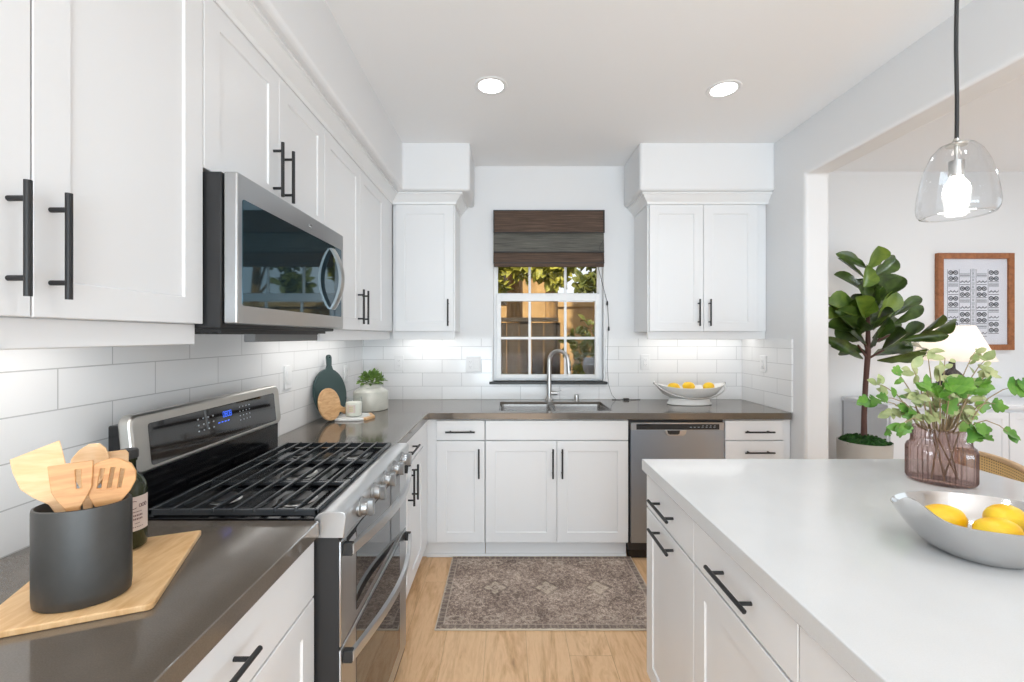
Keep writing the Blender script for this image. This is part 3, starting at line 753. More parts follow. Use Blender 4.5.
# ------------------------------------------------------------------ dishwasher
t = thing('dishwasher', 'stainless dishwasher between the sink cabinet and the drawer cabinet', 'dishwasher', (1.08, 3.1, 0))
DW0, DW1 = 0.782, 1.380
obj('tub', MB().box(DW0-0.006, DW1+0.002, BFY+0.022, BY-0.03, 0.06, BT-0.002), M['blackmat'], t)
dz = MB(); P = fr_back(BFY-0.003)
dz.prism(rrect(DW0+0.004, DW1-0.002, 0.115, 0.832, 0.004, 2), lambda a, b, h: P(a, b, h), -0.025, 0)
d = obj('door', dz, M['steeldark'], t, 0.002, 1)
cp = MB().prism([(DW0+0.004, 0.832), (DW1-0.002, 0.832), (DW1-0.002, 0.880), (DW0+0.004, 0.880)], lambda a, b, h: P(a, b, h), -0.024, -0.001)
c_ = obj('control_strip', cp, M['steel'], t, 0.001, 1)
obj('touch_panel', MB().box(0.822, 1.348, BFY-0.0055, BFY+0.001, 0.836, 0.871), M['blackmat'], c_, 0.001, 1, label='black touch panel')
tk = MB()
for i in range(7): tk.box(1.16+0.025*i, 1.172+0.025*i, BFY-0.0062, BFY-0.005, 0.850, 0.853)
for i in range(4): tk.box(1.24+0.025*i, 1.247+0.025*i, BFY-0.0062, BFY-0.005, 0.859, 0.862)
obj('key_marks', tk, M['keymark'], c_, smooth=0)
obj('status_strip', MB().box(0.83, 0.91, BFY-0.0062, BFY-0.005, 0.862, 0.868), M['blackgloss'], c_, smooth=0)
hp = MB().prism([(1.000, 0.834), (1.140, 0.834), (1.134, 0.810), (1.118, 0.796), (1.022, 0.796), (1.006, 0.810)], lambda a, b, h: P(a, b, h), -0.004, 0.008)
hh = obj('pocket_handle', hp, M['steel'], d, 0.003, 2)
obj('handle_recess', MB().prism([(1.014, 0.832), (1.096, 0.832), (1.092, 0.812), (1.082, 0.806), (1.030, 0.806), (1.02, 0.812)], lambda a, b, h: P(a, b, h), 0.006, 0.0092), M['blackmat'], hh)
obj('toe_panel', MB().box(DW0, DW1, BFY+0.04, BFY+0.06, 0, 0.112), M['blackgloss'], t)

# ------------------------------------------------------------------ sink and faucet
t = thing('sink', 'undermount stainless double-bowl sink below the window', 'sink', (0.32, 3.06, 0.70))
def bowl_mesh(x0, x1, y0, y1, z0, z1):
    mb = MB(); th = 0.0012
    rs = []
    for (i, z) in ((-0.008, z1), (0.0, z1), (0.002, z1-0.02), (0.012, z0+0.02), (0.03, z0)):
        rs.append([(a, b, z) for a, b in rrect(x0+i, x1-i, y0+i, y1-i, 0.022, 4)])
    return mb.rings(rs, cap0=False, cap1=True)
zt = CT-0.019
for x0, x1 in ((SX0+0.0085, 0.312), (0.334, SX1-0.0085)):
    b = obj('basin', bowl_mesh(x0, x1, SY0+0.0085, SY1-0.0085, 0.70, zt), M['sinksteel'], t, smooth=60)
    obj('drain', MB().lathe([(0.04, 0.7005), (0.042, 0.703), (0.03, 0.7035), (0.02, 0.701)], ((x0+x1)/2, 3.07, 0), 20), M['chrome'], b)
obj('divider', MB().box(0.306, 0.340, SY0+0.004, SY1-0.004, zt-0.020, zt-0.003), M['sinksteel'], t, 0.003, 2)
fx, fy = 0.318, 3.318
t = thing('faucet', 'brushed steel gooseneck kitchen faucet behind the sink', 'faucet', (fx, fy, CT))
obj('base', MB().lathe([(0.029, CT), (0.029, CT+0.008), (0.024, CT+0.014), (0.022, CT+0.03)], (fx, fy, 0), 24), M['nickel'], t)
dirv = Vector((0.86, -0.5, 0)).normalized(); sp_ = [Vector((fx, fy, CT+0.02)), Vector((fx, fy, CT+0.12)), Vector((fx, fy, CT+0.22)), Vector((fx, fy, CT+0.285))]
rad = 0.076; cz = CT+0.300
for k in range(0, 15):
    a = PI-(PI*1.03)*k/14
    sp_.append(Vector((fx, fy, cz))+dirv*(rad+rad*math.cos(a))+Vector((0, 0, rad*math.sin(a))))
last = sp_[-1]
obj('spout', MB().tube(sp_, [0.019, 0.018, 0.016, 0.0145]+[0.0135]*15, 14), M['nickel'], t, smooth=60)
sh = MB().tube([last+Vector((0, 0, 0.004)), last-Vector((-0.004, 0, 0.03)), last-Vector((-0.008, 0, 0.085))], [0.0145, 0.017, 0.0185], 16)
s_ = obj('spray_head', sh, M['nickel'], t, smooth=60)
obj('spray_button', MB().box(last.x+0.008, last.x+0.021, last.y-0.018, last.y-0.008, last.z-0.062, last.z-0.022), M['blackmat'], s_, 0.003, 2)
obj('lever', MB().tube([(fx+0.015, fy-0.004, CT+0.058), (fx+0.060, fy-0.01, CT+0.058)], 0.0165, 16).tube([(fx+0.052, fy-0.01, CT+0.064), (fx+0.088, fy-0.016, CT+0.080)], 0.005, 10), M['nickel'], t, smooth=50)
ag = MB().lathe([(0.022, CT), (0.022, CT+0.004), (0.0185, CT+0.006), (0.0185, CT+0.038), (0.017, CT+0.044)], (0.525, 3.325, 0), 20)
tag(obj('air_gap', ag, M['nickel'], None, loc=(0.525, 3.325, CT)), 'small cylindrical steel air gap right of the faucet', 'sink fitting')

# ------------------------------------------------------------------ window and blind
wf = MB(); wy0, wy1 = BY+0.055, BY+0.115
plate_with_hole(wf, (WX0, WX1), (WZ0, WZ1), wy0, wy1, (WX0+0.024, WX1-0.024, WZ0+0.022, WZ1-0.03))
win = struct('window_1', wf, M['vinyl'], 0.003, 35, 2)
win['_o'] = (0, 0, 0)
lo = MB(); lx0, lx1, lz0, lz1 = WX0+0.022, WX1-0.022, WZ0+0.020, 1.757
plate_with_hole(lo, (lx0, lx1), (lz0, lz1), wy0-0.022, wy0+0.012, (lx0+0.036, lx1-0.036, lz0+0.030, lz1-0.056))
gx0, gx1, gz0, gz1 = lx0+0.036, lx1-0.036, lz0+0.030, lz1-0.056
for f_ in (0.305, 0.685):
    x = gx0+(gx1-gx0)*f_; lo.box(x-0.010, x+0.010, wy0-0.010, wy0+0.004, gz0, gz1)
zm = gz0+(gz1-gz0)*0.497; lo.box(gx0, gx1, wy0-0.0101, wy0+0.0041, zm-0.010, zm+0.010)
obj('lower_sash', lo, M['vinyl'], win, 0.002, 2)
obj('latch', MB().box(0.30, 0.345, wy0-0.032, wy0-0.018, lz1-0.012, lz1+0.003), M['vinyl'], win, 0.002, 1)
up = MB(); ux0, ux1, uz0, uz1 = lx0, lx1, lz1-0.02, WZ1-0.028
plate_with_hole(up, (ux0, ux1), (uz0, uz1), wy0+0.020, wy0+0.052, (ux0+0.012, ux1-0.012, uz0+0.03, uz1-0.035))
for f_ in (0.325, 0.675):
    x = ux0+(ux1-ux0)*f_; up.box(x-0.010, x+0.010, wy0+0.030, wy0+0.042, uz0, uz1)
obj('upper_sash', up, M['vinyl'], win, 0.002, 2)
obj('glass', MB().box(gx0-0.005, gx1+0.005, wy0-0.003, wy0-0.002, gz0-0.005, gz1+0.005), M['pane'], win)
obj('glass', MB().box(ux0+0.02, ux1-0.02, wy0+0.036, wy0+0.037, uz0+0.03, uz1-0.03), M['pane'], win)

t = thing('roman_shade', 'dark brown woven roman shade half-lowered over the kitchen window', 'window shade', (0.32, BY, 1.96))
bx0, bx1 = WX0+0.002, WX1-0.004
obj('headrail', MB().box(bx0, bx1, BY-0.034, BY+0.03, 2.345, 2.388), M['blindgrey'], t)
def fold(z0, z1, yb, out, mat):
    rs = []
    for x in (bx0, bx1):
        prof = []
        for k in range(9):
            s = k/8; prof.append((x, yb-out*math.sin(PI*min(1, s*1.0)*0.5)*1.0, z1-(z1-z0)*s))
        prof += [(p[0], p[1]+0.008, p[2]+0.002) for p in prof[::-1]]
        rs.append(prof)
    return obj('fold', MB().rings(rs), mat, t, smooth=40)
fold(2.215, 2.388, BY-0.036, 0.010, M['blind'])
fold(2.068, 2.225, BY-0.022, 0.012, M['blindgrey'])
fold(1.985, 2.078, BY-0.026, 0.014, M['blind'])
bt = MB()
for z, yb in ((2.216, BY-0.050), (2.069, BY-0.038), (1.986, BY-0.044)): bt.box(bx0, bx1, yb, yb+0.006, z-0.003, z+0.004)  # dark strips at the fold bottoms also stand in for shadow lines
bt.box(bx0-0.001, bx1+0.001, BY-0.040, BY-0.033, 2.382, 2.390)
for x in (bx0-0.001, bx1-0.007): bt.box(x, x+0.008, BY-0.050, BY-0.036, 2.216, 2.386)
obj('edge_tape_fold_shadow', bt, M['blackmat'], t, 0.001, 1, label='dark edge tape with painted shadow lines under the folds')
obj('bottom_rail', MB().box(bx0+0.004, bx1-0.002, BY-0.042, BY-0.022, 1.957, 1.990), M['blind'], t, 0.004, 2, label='darker rolled bottom rail')
cm = MB().tube([(0.735, BY-0.046, 2.16), (0.70, BY-0.046, 2.10), (0.735, BY-0.048, 2.0), (0.668, BY-0.046, 1.97)], 0.0018, 6)
cm.tube([(0.690, BY-0.044, 1.965), (0.765, BY-0.02, 1.70), (0.770, BY-0.02, 1.675), (0.780, BY-0.02, 1.50)], 0.0022, 6)
cm.tube([(0.776, BY-0.013, 1.485), (0.770, BY-0.013, 1.20), (0.775, BY-0.03, 1.06), (0.80, BY-0.035, 0.98), (0.83, BY-0.03, 0.947)], 0.0014, 6)
cd_ = obj('pull_cord', cm, M['blackmat'], t)
for z, x in ((1.68, 0.768), (1.485, 0.779)):
    obj('tassel', MB().lathe([(0.003, 0.02), (0.006, 0.014), (0.008, -0.006), (0.006, -0.014), (0.002, -0.016)], (x, BY-0.02, z), 12), M['blackmat'], cd_)
t_ = MB().box(0.885, 0.925, BY-0.060, BY-0.040, CT+0.001, CT+0.015)
t_.tube([(0.80, BY-0.03, CT+0.004), (0.84, BY-0.04, CT+0.0035), (0.89, BY-0.05, CT+0.006)], 0.0025, 6).tube([(0.92, BY-0.05, CT+0.006), (0.96, BY-0.04, CT+0.0035), (1.02, BY-0.025, CT+0.0035)], 0.0025, 6)
tag(obj('light_cord', t_, M['blackmat'], None, 0.002, 1, loc=(0.9, BY-0.05, CT)), 'thin black cord with a small inline switch on the worktop by the window', 'cord')

# ------------------------------------------------------------------ recessed lights
t = thing('recessed_light', 'round recessed ceiling light in front of the window, left of the pair', 'ceiling light', (CANS[0][0], CANS[0][1], CEIL), 'recessed ceiling lights')
cx_, cy_ = CANS[0]
obj('trim_ring', MB().lathe([(0.062, CEIL+0.002), (0.066, CEIL-0.003), (0.084, CEIL-0.004), (0.088, CEIL-0.001), (0.088, CEIL+0.002)], (cx_, cy_, 0), 32, cap0=False, cap1=False), M['trimw'], t)
obj('lens', MB().lathe([(0.066, CEIL-0.0015), (0.066, CEIL+0.003)], (cx_, cy_, 0), 32), M['lens'], t)
c2 = copy_tree(t); c2.location = (CANS[1][0], CANS[1][1], CEIL); c2['label'] = 'round recessed ceiling light nearer the right-hand wall cabinet and opening'

# under-cabinet lamps
for (x, y, sx, sy_, p) in ((-0.96, 0.74, 0.04, 0.7, 1.3), (-0.96, 2.45, 0.04, 0.9, 1.5)):
    light('under_cabinet_lamp', 'AREA', (x, y, ZB-0.012), p, sx, (1, 0.98, 0.95), (0, 0, 0), sy_, 'RECTANGLE')
for (x, y, sx, p) in ((-0.6, 3.25, 0.36, 0.8), (1.4, 3.25, 0.7, 1.1)):
    light('under_cabinet_lamp', 'AREA', (x, y, ZB-0.012), p, sx, (1, 0.98, 0.95), (0, 0, 0), 0.04, 'RECTANGLE')

# ------------------------------------------------------------------ outlets and switches
def outlet(name, fr, u, v, label, kind='outlet', gangs=1):
    o0 = fr(u, v, 0)
    t = thing(name, label, 'wall outlet' if kind == 'outlet' else 'wall switch', o0)
    wd_ = 0.035+0.023*(gangs-1)
    obj('plate', MB().prism(rrect(u-wd_, u+wd_, v-0.058, v+0.058, 0.004, 2), lambda a, b, h: fr(a, b, h), 0, 0.009), M['plast'], t, 0.002, 2)
    for g_ in range(gangs):
        ug = u+(g_-(gangs-1)/2)*0.046
        ins = obj('rocker' if kind == 'switch' or g_ == 1 else 'receptacle', MB().prism(rrect(ug-0.0165, ug+0.0165, v-0.033, v+0.033, 0.003, 2), lambda a, b, h: fr(a, b, h), 0.006, 0.0125), M['plast'], t, 0.001, 1)
        if kind == 'outlet' and g_ == 0:
            sm = MB()
            for s in (-0.019, 0.019):
                for a in (-0.006, 0.006): sm.prism([(ug+a-0.001, v+s-0.004), (ug+a+0.001, v+s-0.004), (ug+a+0.001, v+s+0.004), (ug+a-0.001, v+s+0.004)], lambda p, q, h: fr(p, q, h), 0.012, 0.0128)
                sm.prism([(ug-0.002, v+s-0.011), (ug+0.002, v+s-0.011), (ug+0.002, v+s-0.008), (ug-0.002, v+s-0.008)], lambda p, q, h: fr(p, q, h), 0.012, 0.0128)
            obj('slots', sm, M['slotgrey'], ins, smooth=0)
fL, fB, fR = fr_left(LX+T), fr_back(BY-T), fr_isl(RX0-T)
outlet('wall_switch', fL, 2.216, 1.222, 'white rocker switch plate on the left wall beside the range backguard', 'switch')
outlet('wall_outlet', fL, 3.02, 1.175, 'white outlet on the left wall behind the crock', 'outlet')
outlet('wall_outlet', fB, -0.827, 1.223, 'white single outlet on the back tiles above the corner crock')
outlet('wall_outlet', fB, -0.257, 1.214, 'white double plate with outlet and switch left of the window', 'outlet', 2)
outlet('wall_outlet', fB, 1.060, 1.230, 'white outlet on the back tiles above the lemon bowl')
outlet('wall_outlet', fR, 3.09, 1.235, 'white outlet on the tiled right-hand side wall')

# ------------------------------------------------------------------ rug
hx, hy = 0.575, 0.356
r_ = MB().prism([(-hx, -hy), (hx, -hy), (hx, hy), (-hx, hy)], lambda a, b, h: (a+0.223, b+2.488, h), 0.001, 0.008)
tag(obj('rug', r_, rugmat(hx, hy), None, 0.002, 1, loc=(0.223, 2.488, 0)), 'faded brown patterned runner rug on the oak floor by the sink', 'rug')

# ------------------------------------------------------------------ near left: board, crock, utensils, bottle
ang = math.atan2(-0.371, -0.929)
A = Vector((-0.629, 0.781)); ax = Vector((-0.929, -0.371)); ay_ = Vector((-0.371, 0.929))
def bpt(u, v): p = A+ax*u+ay_*v; return p.x, p.y
pl = rrect(0, 0.25, 0, 0.322, 0.008, 4)
b_ = MB().prism(pl, lambda a, b, h: (*bpt(a, b), h), CT+0.0005, CT+0.012)
ob = obj('cutting_board', b_, M['boardwood'], None, 0.002, 2, loc=(*bpt(0.125, 0.16), CT))
tag(ob, 'rectangular pale wooden cutting board lying under the utensil crock', 'cutting board')
BZ = CT+0.0125
cc = Vector((-0.770, 0.800)); crot = math.atan2(0.371, 0.929)
ra, rb_ = 0.070, 0.049
t = thing('utensil_crock', 'oval charcoal crock holding wooden utensils on the cutting board', 'utensil holder', (cc.x, cc.y, BZ))
prof = [(0.92, 0), (0.98, 0.004), (1.0, 0.02), (1.0, 0.166), (0.985, 0.172), (0.94, 0.173), (0.90, 0.168), (0.89, 0.03), (0.85, 0.012)]
obj('vessel', MB().lathe([(r, z+BZ) for r, z in prof], (cc.x, cc.y, 0), 48, ra, rb_, rot=crot), M['concrete'], t, smooth=50)
def paddle(name, label, mat, outline, base, tip, face, slots=(), thick=0.005, bend=0.0, dish=0.0):
    """outline: half-widths along the utensil, (s, halfwidth); slots as (s0,s1,off,w)"""
    base, tip = Vector(base), Vector(tip); d = (tip-base); L = d.length; d.normalize()
    fn = Vector(face); fn = (fn-d*fn.dot(d)).normalized(); sd = d.cross(fn).normalized()
    def P(s, o, h):
        b = bend*max(0, s-0.6)**2*6
        return base+d*(s*L)+sd*o+fn*(h+b-dish*(1-min(1, (o/0.03)**2))*(1 if s > 0.68 else 0))
    bm = MB(); n = len(outline)
    if not slots:
        rs = []
        for s, hw in outline:
            rs.append([P(s, hw*c, thick/2*e) for c, e in ((-1, -1), (-0.5, -1), (0, -1), (0.5, -1), (1, -1), (1, 1), (0.5, 1), (0, 1), (-0.5, 1), (-1, 1))])
        bm.rings(rs)
    else:
        b2 = bmesh.new(); eds = []
        loop = [(s, hw) for s, hw in outline]+[(s, -hw) for s, hw in outline[::-1]]
        for lp in [loop]+[[(s0, o-w_), (s0, o+w_), (s1, o+w_), (s1, o-w_)] for s0, s1, o, w_ in slots]:
            vv = [b2.verts.new((s*L, o, 0)) for s, o in lp]
            eds += [b2.edges.new((vv[i], vv[(i+1) % len(vv)])) for i in range(len(vv))]
        bmesh.ops.triangle_fill(b2, edges=eds, use_beauty=True)
        for f in b2.faces[:]:
            c = f.calc_center_median()
            if any(s0*L < c.x < s1*L and abs(c.y-o) < w_ for s0, s1, o, w_ in slots): b2.faces.remove(f)
        ex = bmesh.ops.extrude_face_region(b2, geom=b2.faces[:])
        top = {v for v in ex['geom'] if isinstance(v, bmesh.types.BMVert)}
        for v in b2.verts:
            v.co = P(v.co.x/L, v.co.y, thick/2 if v in top else -thick/2)
        bm.bm.free(); bm.bm = b2
    o = obj(name, bm, mat, None, 0.0012, 1, 40, loc=tuple(base)); tag(o, label, 'utensil', 'wooden utensils in the crock'); return o
FZ = BZ+0.016
def at(px, py, Y): return Vector(((px-CX)*Y/F, Y, H-(py-CY)*Y/F))
hd = [(0.0, 0.006), (0.3, 0.0065), (0.55, 0.007)]
def cr(a, b): return (cc.x+0.929*a-0.371*b, cc.y+0.371*a+0.929*b, FZ)
paddle('wooden_spatula', 'flat wooden spatula with one upright slot, in front in the crock', M['bamboodark'],
       hd+[(0.66, 0.010), (0.74, 0.020), (0.80, 0.026), (0.90, 0.028), (1.0, 0.0295)], cr(0.0, -0.022), at(71, 463, 0.772), (0.55, -0.83, 0), [(0.80, 0.945, 0.009, 0.0035)])
paddle('slotted_spoon', 'oval wooden spoon with three slots, next to the bottle', M['bamboodark'],
       hd+[(0.60, 0.011), (0.68, 0.022), (0.75, 0.031), (0.83, 0.036), (0.90, 0.034), (0.96, 0.025), (0.99, 0.011), (1.0, 0.005)], cr(0.012, -0.006), at(115, 458, 0.806), (0.55, -0.83, 0),
       [(0.77, 0.92, -0.014, 0.0028), (0.77, 0.93, 0.0, 0.0028), (0.77, 0.92, 0.014, 0.0028)])
paddle('wooden_turner', 'wide pale wooden turner leaning towards the tiled wall', M['bamboo'],
       hd+[(0.62, 0.009), (0.70, 0.022), (0.78, 0.032), (0.90, 0.035), (1.0, 0.036)], cr(0.028, 0.0), at(25, 449, 0.786), (0.62, -0.78, 0.25), (), 0.005, -0.10)
paddle('wooden_spoon', 'deep pale wooden spoon standing at the back of the crock', M['bamboo'],
       hd+[(0.68, 0.012), (0.76, 0.024), (0.83, 0.030), (0.90, 0.029), (0.96, 0.021), (1.0, 0.008)], cr(-0.002, 0.008), at(91, 444, 0.838), (0.3, -0.95, 0.1), (), 0.005, 0.0, 0.012)
paddle('wooden_scraper', 'pale flat-ended wooden scraper at the rear of the crock', M['bamboo'],
       hd+[(0.70, 0.012), (0.78, 0.020), (0.88, 0.022), (0.97, 0.022), (1.0, 0.018)], cr(0.040, 0.0), at(114, 451, 0.862), (0.6, -0.8, 0), (), 0.005)

bx_, by_ = -0.8535, 0.992
t = thing('oil_bottle', 'dark olive glass bottle with pale label behind the crock', 'bottle', (bx_, by_, BZ))
br_ = 0.034
obj('glass_body', MB().lathe([(0.028, BZ), (br_-0.001, BZ+0.004), (br_, BZ+0.012), (br_, BZ+0.130), (br_-0.003, BZ+0.143), (0.024, BZ+0.156), (0.0155, BZ+0.166), (0.0138, BZ+0.175), (0.0138, BZ+0.192), (0.016, BZ+0.194), (0.016, BZ+0.199), (0.0135, BZ+0.2)], (bx_, by_, 0), 32), M['olive'], t, smooth=60)
obj('cap', MB().lathe([(0.0165, BZ+0.199), (0.0185, BZ+0.201), (0.0185, BZ+0.216), (0.0165, BZ+0.219)], (bx_, by_, 0), 24), M['blackmat'], t)
def arc_patch(mb, r, a0, a1, z0, z1, n=14):
    rs = []
    for k in range(n+1):
        a = a0+(a1-a0)*k/n; x, y = bx_+r*math.cos(a), by_+r*math.sin(a)
        rs.append([(x, y, z0), (x, y, z1)])
    mb.rings(rs, False, False, closed=False)
lab = MB(); arc_patch(lab, br_+0.0006, -1.75, 0.45, BZ+0.042, BZ+0.118)
lb = obj('label', lab, M['label'], t, smooth=60)
lk = MB(); ca = -0.30
pts = []
for k in range(11):
    a = 0.9+ (2*PI-1.8)*k/10
    pts.append((0.0085*math.cos(a)*0.9, 0.0085*math.sin(a)))
def onb(u, v, r=br_+0.0012): return (bx_+r*math.cos(ca-0.30+u/br_), by_+r*math.sin(ca-0.30+u/br_), BZ+0.100+v)
lk.tube([onb(u, v) for u, v in pts], 0.0007, 6)
for k in range(3): lk.tube([onb(0.012+0.006*k+0.0025*math.cos(a), -0.003+0.004*math.sin(a)) for a in [2*PI*j/10 for j in range(10)]], 0.0005, 5, True)
for z0, w0, hh_ in ((0.083, 0.5, 0.0022), (0.074, 0.62, 0.0042), (0.066, 0.62, 0.0042), (0.058, 0.3, 0.0016), (0.050, 0.7, 0.0016)):
    n_ = 7
    for k in range(n_):
        aa = ca-w0/2+w0*k/n_-0.1; arc_patch(lk, br_+0.0011, aa, aa+w0/n_*0.62, BZ+z0, BZ+z0+hh_, 2)
obj('print', lk, M['labelink'], lb)

# ------------------------------------------------------------------ corner group: boards, tray, candle, crock
def flatboard(name, label, mat, c, ud, up, thick, outline, hole=None):
    """outline in board coordinates (u along ud, v along up)"""
    c = Vector(c); ud = Vector(ud).normalized(); up = Vector(up); up = (up-ud*up.dot(ud)).normalized(); nn = ud.cross(up)
    bm = bmesh.new(); eds = []
    for lp in [outline]+([hole] if hole else []):
        vv = [bm.verts.new((u, v, 0)) for u, v in lp]
        eds += [bm.edges.new((vv[i], vv[(i+1) % len(vv)])) for i in range(len(vv))]
    bmesh.ops.triangle_fill(bm, edges=eds, use_beauty=True)
    if hole:
        for f in bm.faces[:]:
            if inside(f.calc_center_median(), hole): bm.faces.remove(f)
    ex = bmesh.ops.extrude_face_region(bm, geom=bm.faces[:]); top = {v for v in ex['geom'] if isinstance(v, bmesh.types.BMVert)}
    for v in bm.verts: v.co = c+ud*v.co.x+up*v.co.y+nn*(thick if v in top else 0)
    o = obj(name, bm, mat, None, 0.003, 2, 40, loc=tuple(c)); tag(o, label, 'cutting board'); return o
def paddle_outline(r, neck, hl, hw, th0, sq=1.0):
    """circle of radius r with a handle along direction th0"""
    out = []; g = math.asin(neck/r)
    for k in range(40):
        a = th0+g+(2*PI-2*g)*k/39; out.append((r*math.cos(a), r*math.sin(a)*sq))
    d = (math.cos(th0), math.sin(th0)); s = (-d[1], d[0])
    def q(a, b): return (d[0]*a+s[0]*b, (d[1]*a+s[1]*b))
    out += [q(r+0.02, -hw*0.85), q(r+hl-hw, -hw)]
    for k in range(1, 8):
        a = -PI/2+PI*k/8; out.append(q(r+hl-hw+hw*math.cos(a), hw*math.sin(a)))
    out += [q(r+hl-hw, hw), q(r+0.02, hw*0.85)]
    return out
flatboard('round_cutting_board', 'round dark green board with a handle leaning on the left wall tiles', M['greenboard'],
          (-1.052, 2.605, CT+0.147), (0.075, 0.30, 0), (-0.17, 0.03, 1), 0.014, paddle_outline(0.147, 0.028, 0.086, 0.020, PI/2-0.16),
          [(0.034+0.006*math.cos(-a), 0.212+0.006*math.sin(-a)) for a in [2*PI*k/8 for k in range(8)]])
flatboard('paddle_board', 'small round wooden paddle board leaning on the green board', M['smallboard'],
          (-1.012, 2.495, CT+0.0985), (0.075, 0.30, -0.0), (-0.20, 0.03, 1), 0.012, paddle_outline(0.092, 0.020, 0.066, 0.018, -0.42))
TX, TY = -0.912, 2.615
hexp = [(-0.105, -0.02), (-0.075, -0.095), (0.0, -0.115), (0.085, -0.09), (0.105, 0.0), (0.06, 0.10), (-0.05, 0.11)]
t = thing('marble_tray', 'small faceted white marble tray under the candle', 'tray', (TX, TY, CT))
obj('slab', MB().prism(hexp, lambda a, b, h: (TX+a, TY+b, h), CT+0.0005, CT+0.014), M['marble'], t, 0.003, 2)
obj('inlay', MB().prism([(0.070, -0.075), (0.104, -0.088), (0.128, 0.0), (0.075, 0.105), (0.056, 0.10), (0.10, 0.0)], lambda a, b, h: (TX+a, TY+b, h), CT+0.0005, CT+0.0145), M['smallboard'], t, 0.002, 1, label='pale wooden edge of the tray')
KX, KY, KZ_ = -0.905, 2.60, CT+0.0148
t = thing('jar_candle', 'pale wax candle in a clear glass jar on the marble tray', 'candle', (KX, KY, KZ_))
obj('jar', MB().lathe([(0.040, 0.001), (0.0465, 0.004), (0.0475, 0.02), (0.0475, 0.112), (0.046, 0.113)], (KX, KY, KZ_), 28, cap1=False), M['clear'], t, smooth=60)
wx = obj('wax', MB().lathe([(0.043, 0.004), (0.0455, 0.008), (0.0455, 0.080), (0.043, 0.083)], (KX, KY, KZ_), 28), M['wax'], t, smooth=40)
lp = MB(); rs = []
for k in range(9):
    a = -PI/2-0.45+0.95*k/8; rs.append([(KX+0.0479*math.cos(a), KY+0.0479*math.sin(a), KZ_+0.025), (KX+0.0479*math.cos(a), KY+0.0479*math.sin(a), KZ_+0.07)])
lp.rings(rs, False, False, closed=False); obj('paper_label', lp, M['label'], t)
lg = MB()
for r in range(3):
    rs = []
    for k in range(5):
        a = -PI/2-0.25+0.5*k/4; rs.append([(KX+0.0482*math.cos(a), KY+0.0482*math.sin(a), KZ_+0.034+0.011*r), (KX+0.0482*math.cos(a), KY+0.0482*math.sin(a), KZ_+0.039+0.011*r)])
    lg.rings(rs, False, False, closed=False)
obj('print', lg, M['candleprint'], t)
PX, PY = -0.905, 2.925
t = thing('crock_planter', 'pale grey ceramic crock with a bushy green herb in the corner', 'potted plant', (PX, PY, CT))
obj('crock', MB().lathe([(0.102, 0.0005), (0.110, 0.003), (0.1125, 0.012), (0.1125, 0.118), (0.109, 0.125), (0.076, 0.145), (0.071, 0.150), (0.069, 0.160), (0.071, 0.169), (0.066, 0.171), (0.060, 0.169), (0.060, 0.140)], (PX, PY, CT), 40, cap1=True), M['crockglaze'], t, smooth=35)
obj('dark_base_ring', MB().lathe([(0.1128, 0.0005), (0.1132, 0.002), (0.1132, 0.006), (0.1126, 0.007)], (PX, PY, CT), 40, False, cap0=False, cap1=False), M['blackmat'], t)

def leaf(mb, base, d, n, L, W, shape, fold=0.25, curl=0.3, mi=0):
    """shape: list of (s, halfwidth fraction); a leaf with a folded midrib"""
    d = Vector(d).normalized(); n = Vector(n); n = (n-d*n.dot(d))
    if n.length < 1e-4: n = d.orthogonal()
    n.normalize(); s_ = d.cross(n); base = Vector(base)
    prev = None
    for s, hw in shape:
        c = base+d*(L*s)-n*(curl*L*s*s*0.5)
        o = W*0.5*hw
        row = [c-s_*o+n*(fold*o), c-s_*o*0.5+n*(fold*o*0.35), c, c+s_*o*0.5+n*(fold*o*0.35), c+s_*o+n*(fold*o)]
        row = [mb.bm.verts.new(p) for p in row]
        if prev:
            for i in range(4): mb.bm.faces.new((prev[i], prev[i+1], row[i+1], row[i])).material_index = mi
        prev = row
OBOV = [(0, 0.10), (0.12, 0.36), (0.26, 0.62), (0.40, 0.66), (0.55, 0.92), (0.68, 1.0), (0.80, 0.90), (0.90, 0.66), (0.96, 0.40), (1.0, 0.05)]
OVAL = [(0, 0.06), (0.15, 0.6), (0.35, 0.95), (0.55, 1.0), (0.75, 0.75), (0.9, 0.35), (1.0, 0.03)]
LOBE = [(0, 0.30), (0.05, 0.80), (0.20, 1.0), (0.33, 0.70), (0.45, 0.98), (0.6, 0.82), (0.70, 0.44), (0.85, 0.38), (1.0, 0.04)]
def rv(): return Vector((R.uniform(-1, 1), R.uniform(-1, 1), R.uniform(-1, 1)))
hm = MB()
for k in range(150):
    a = R.uniform(0, 2*PI); e = R.uniform(0.05, 1.35); rr = R.uniform(0.4, 1.0)
    dv = Vector((math.cos(a)*math.cos(e), math.sin(a)*math.cos(e), math.sin(e)))
    p = Vector((PX, PY, CT+0.174))+Vector((dv.x*0.080*rr, dv.y*0.080*rr, dv.z*0.066*rr))
    leaf(hm, p, dv+rv()*0.6, Vector((0, 0, 1))+rv()*0.5, R.uniform(0.028, 0.045), R.uniform(0.018, 0.026), OVAL, 0.3, 0.3)
obj('foliage', hm, M['succ'], t, smooth=60)

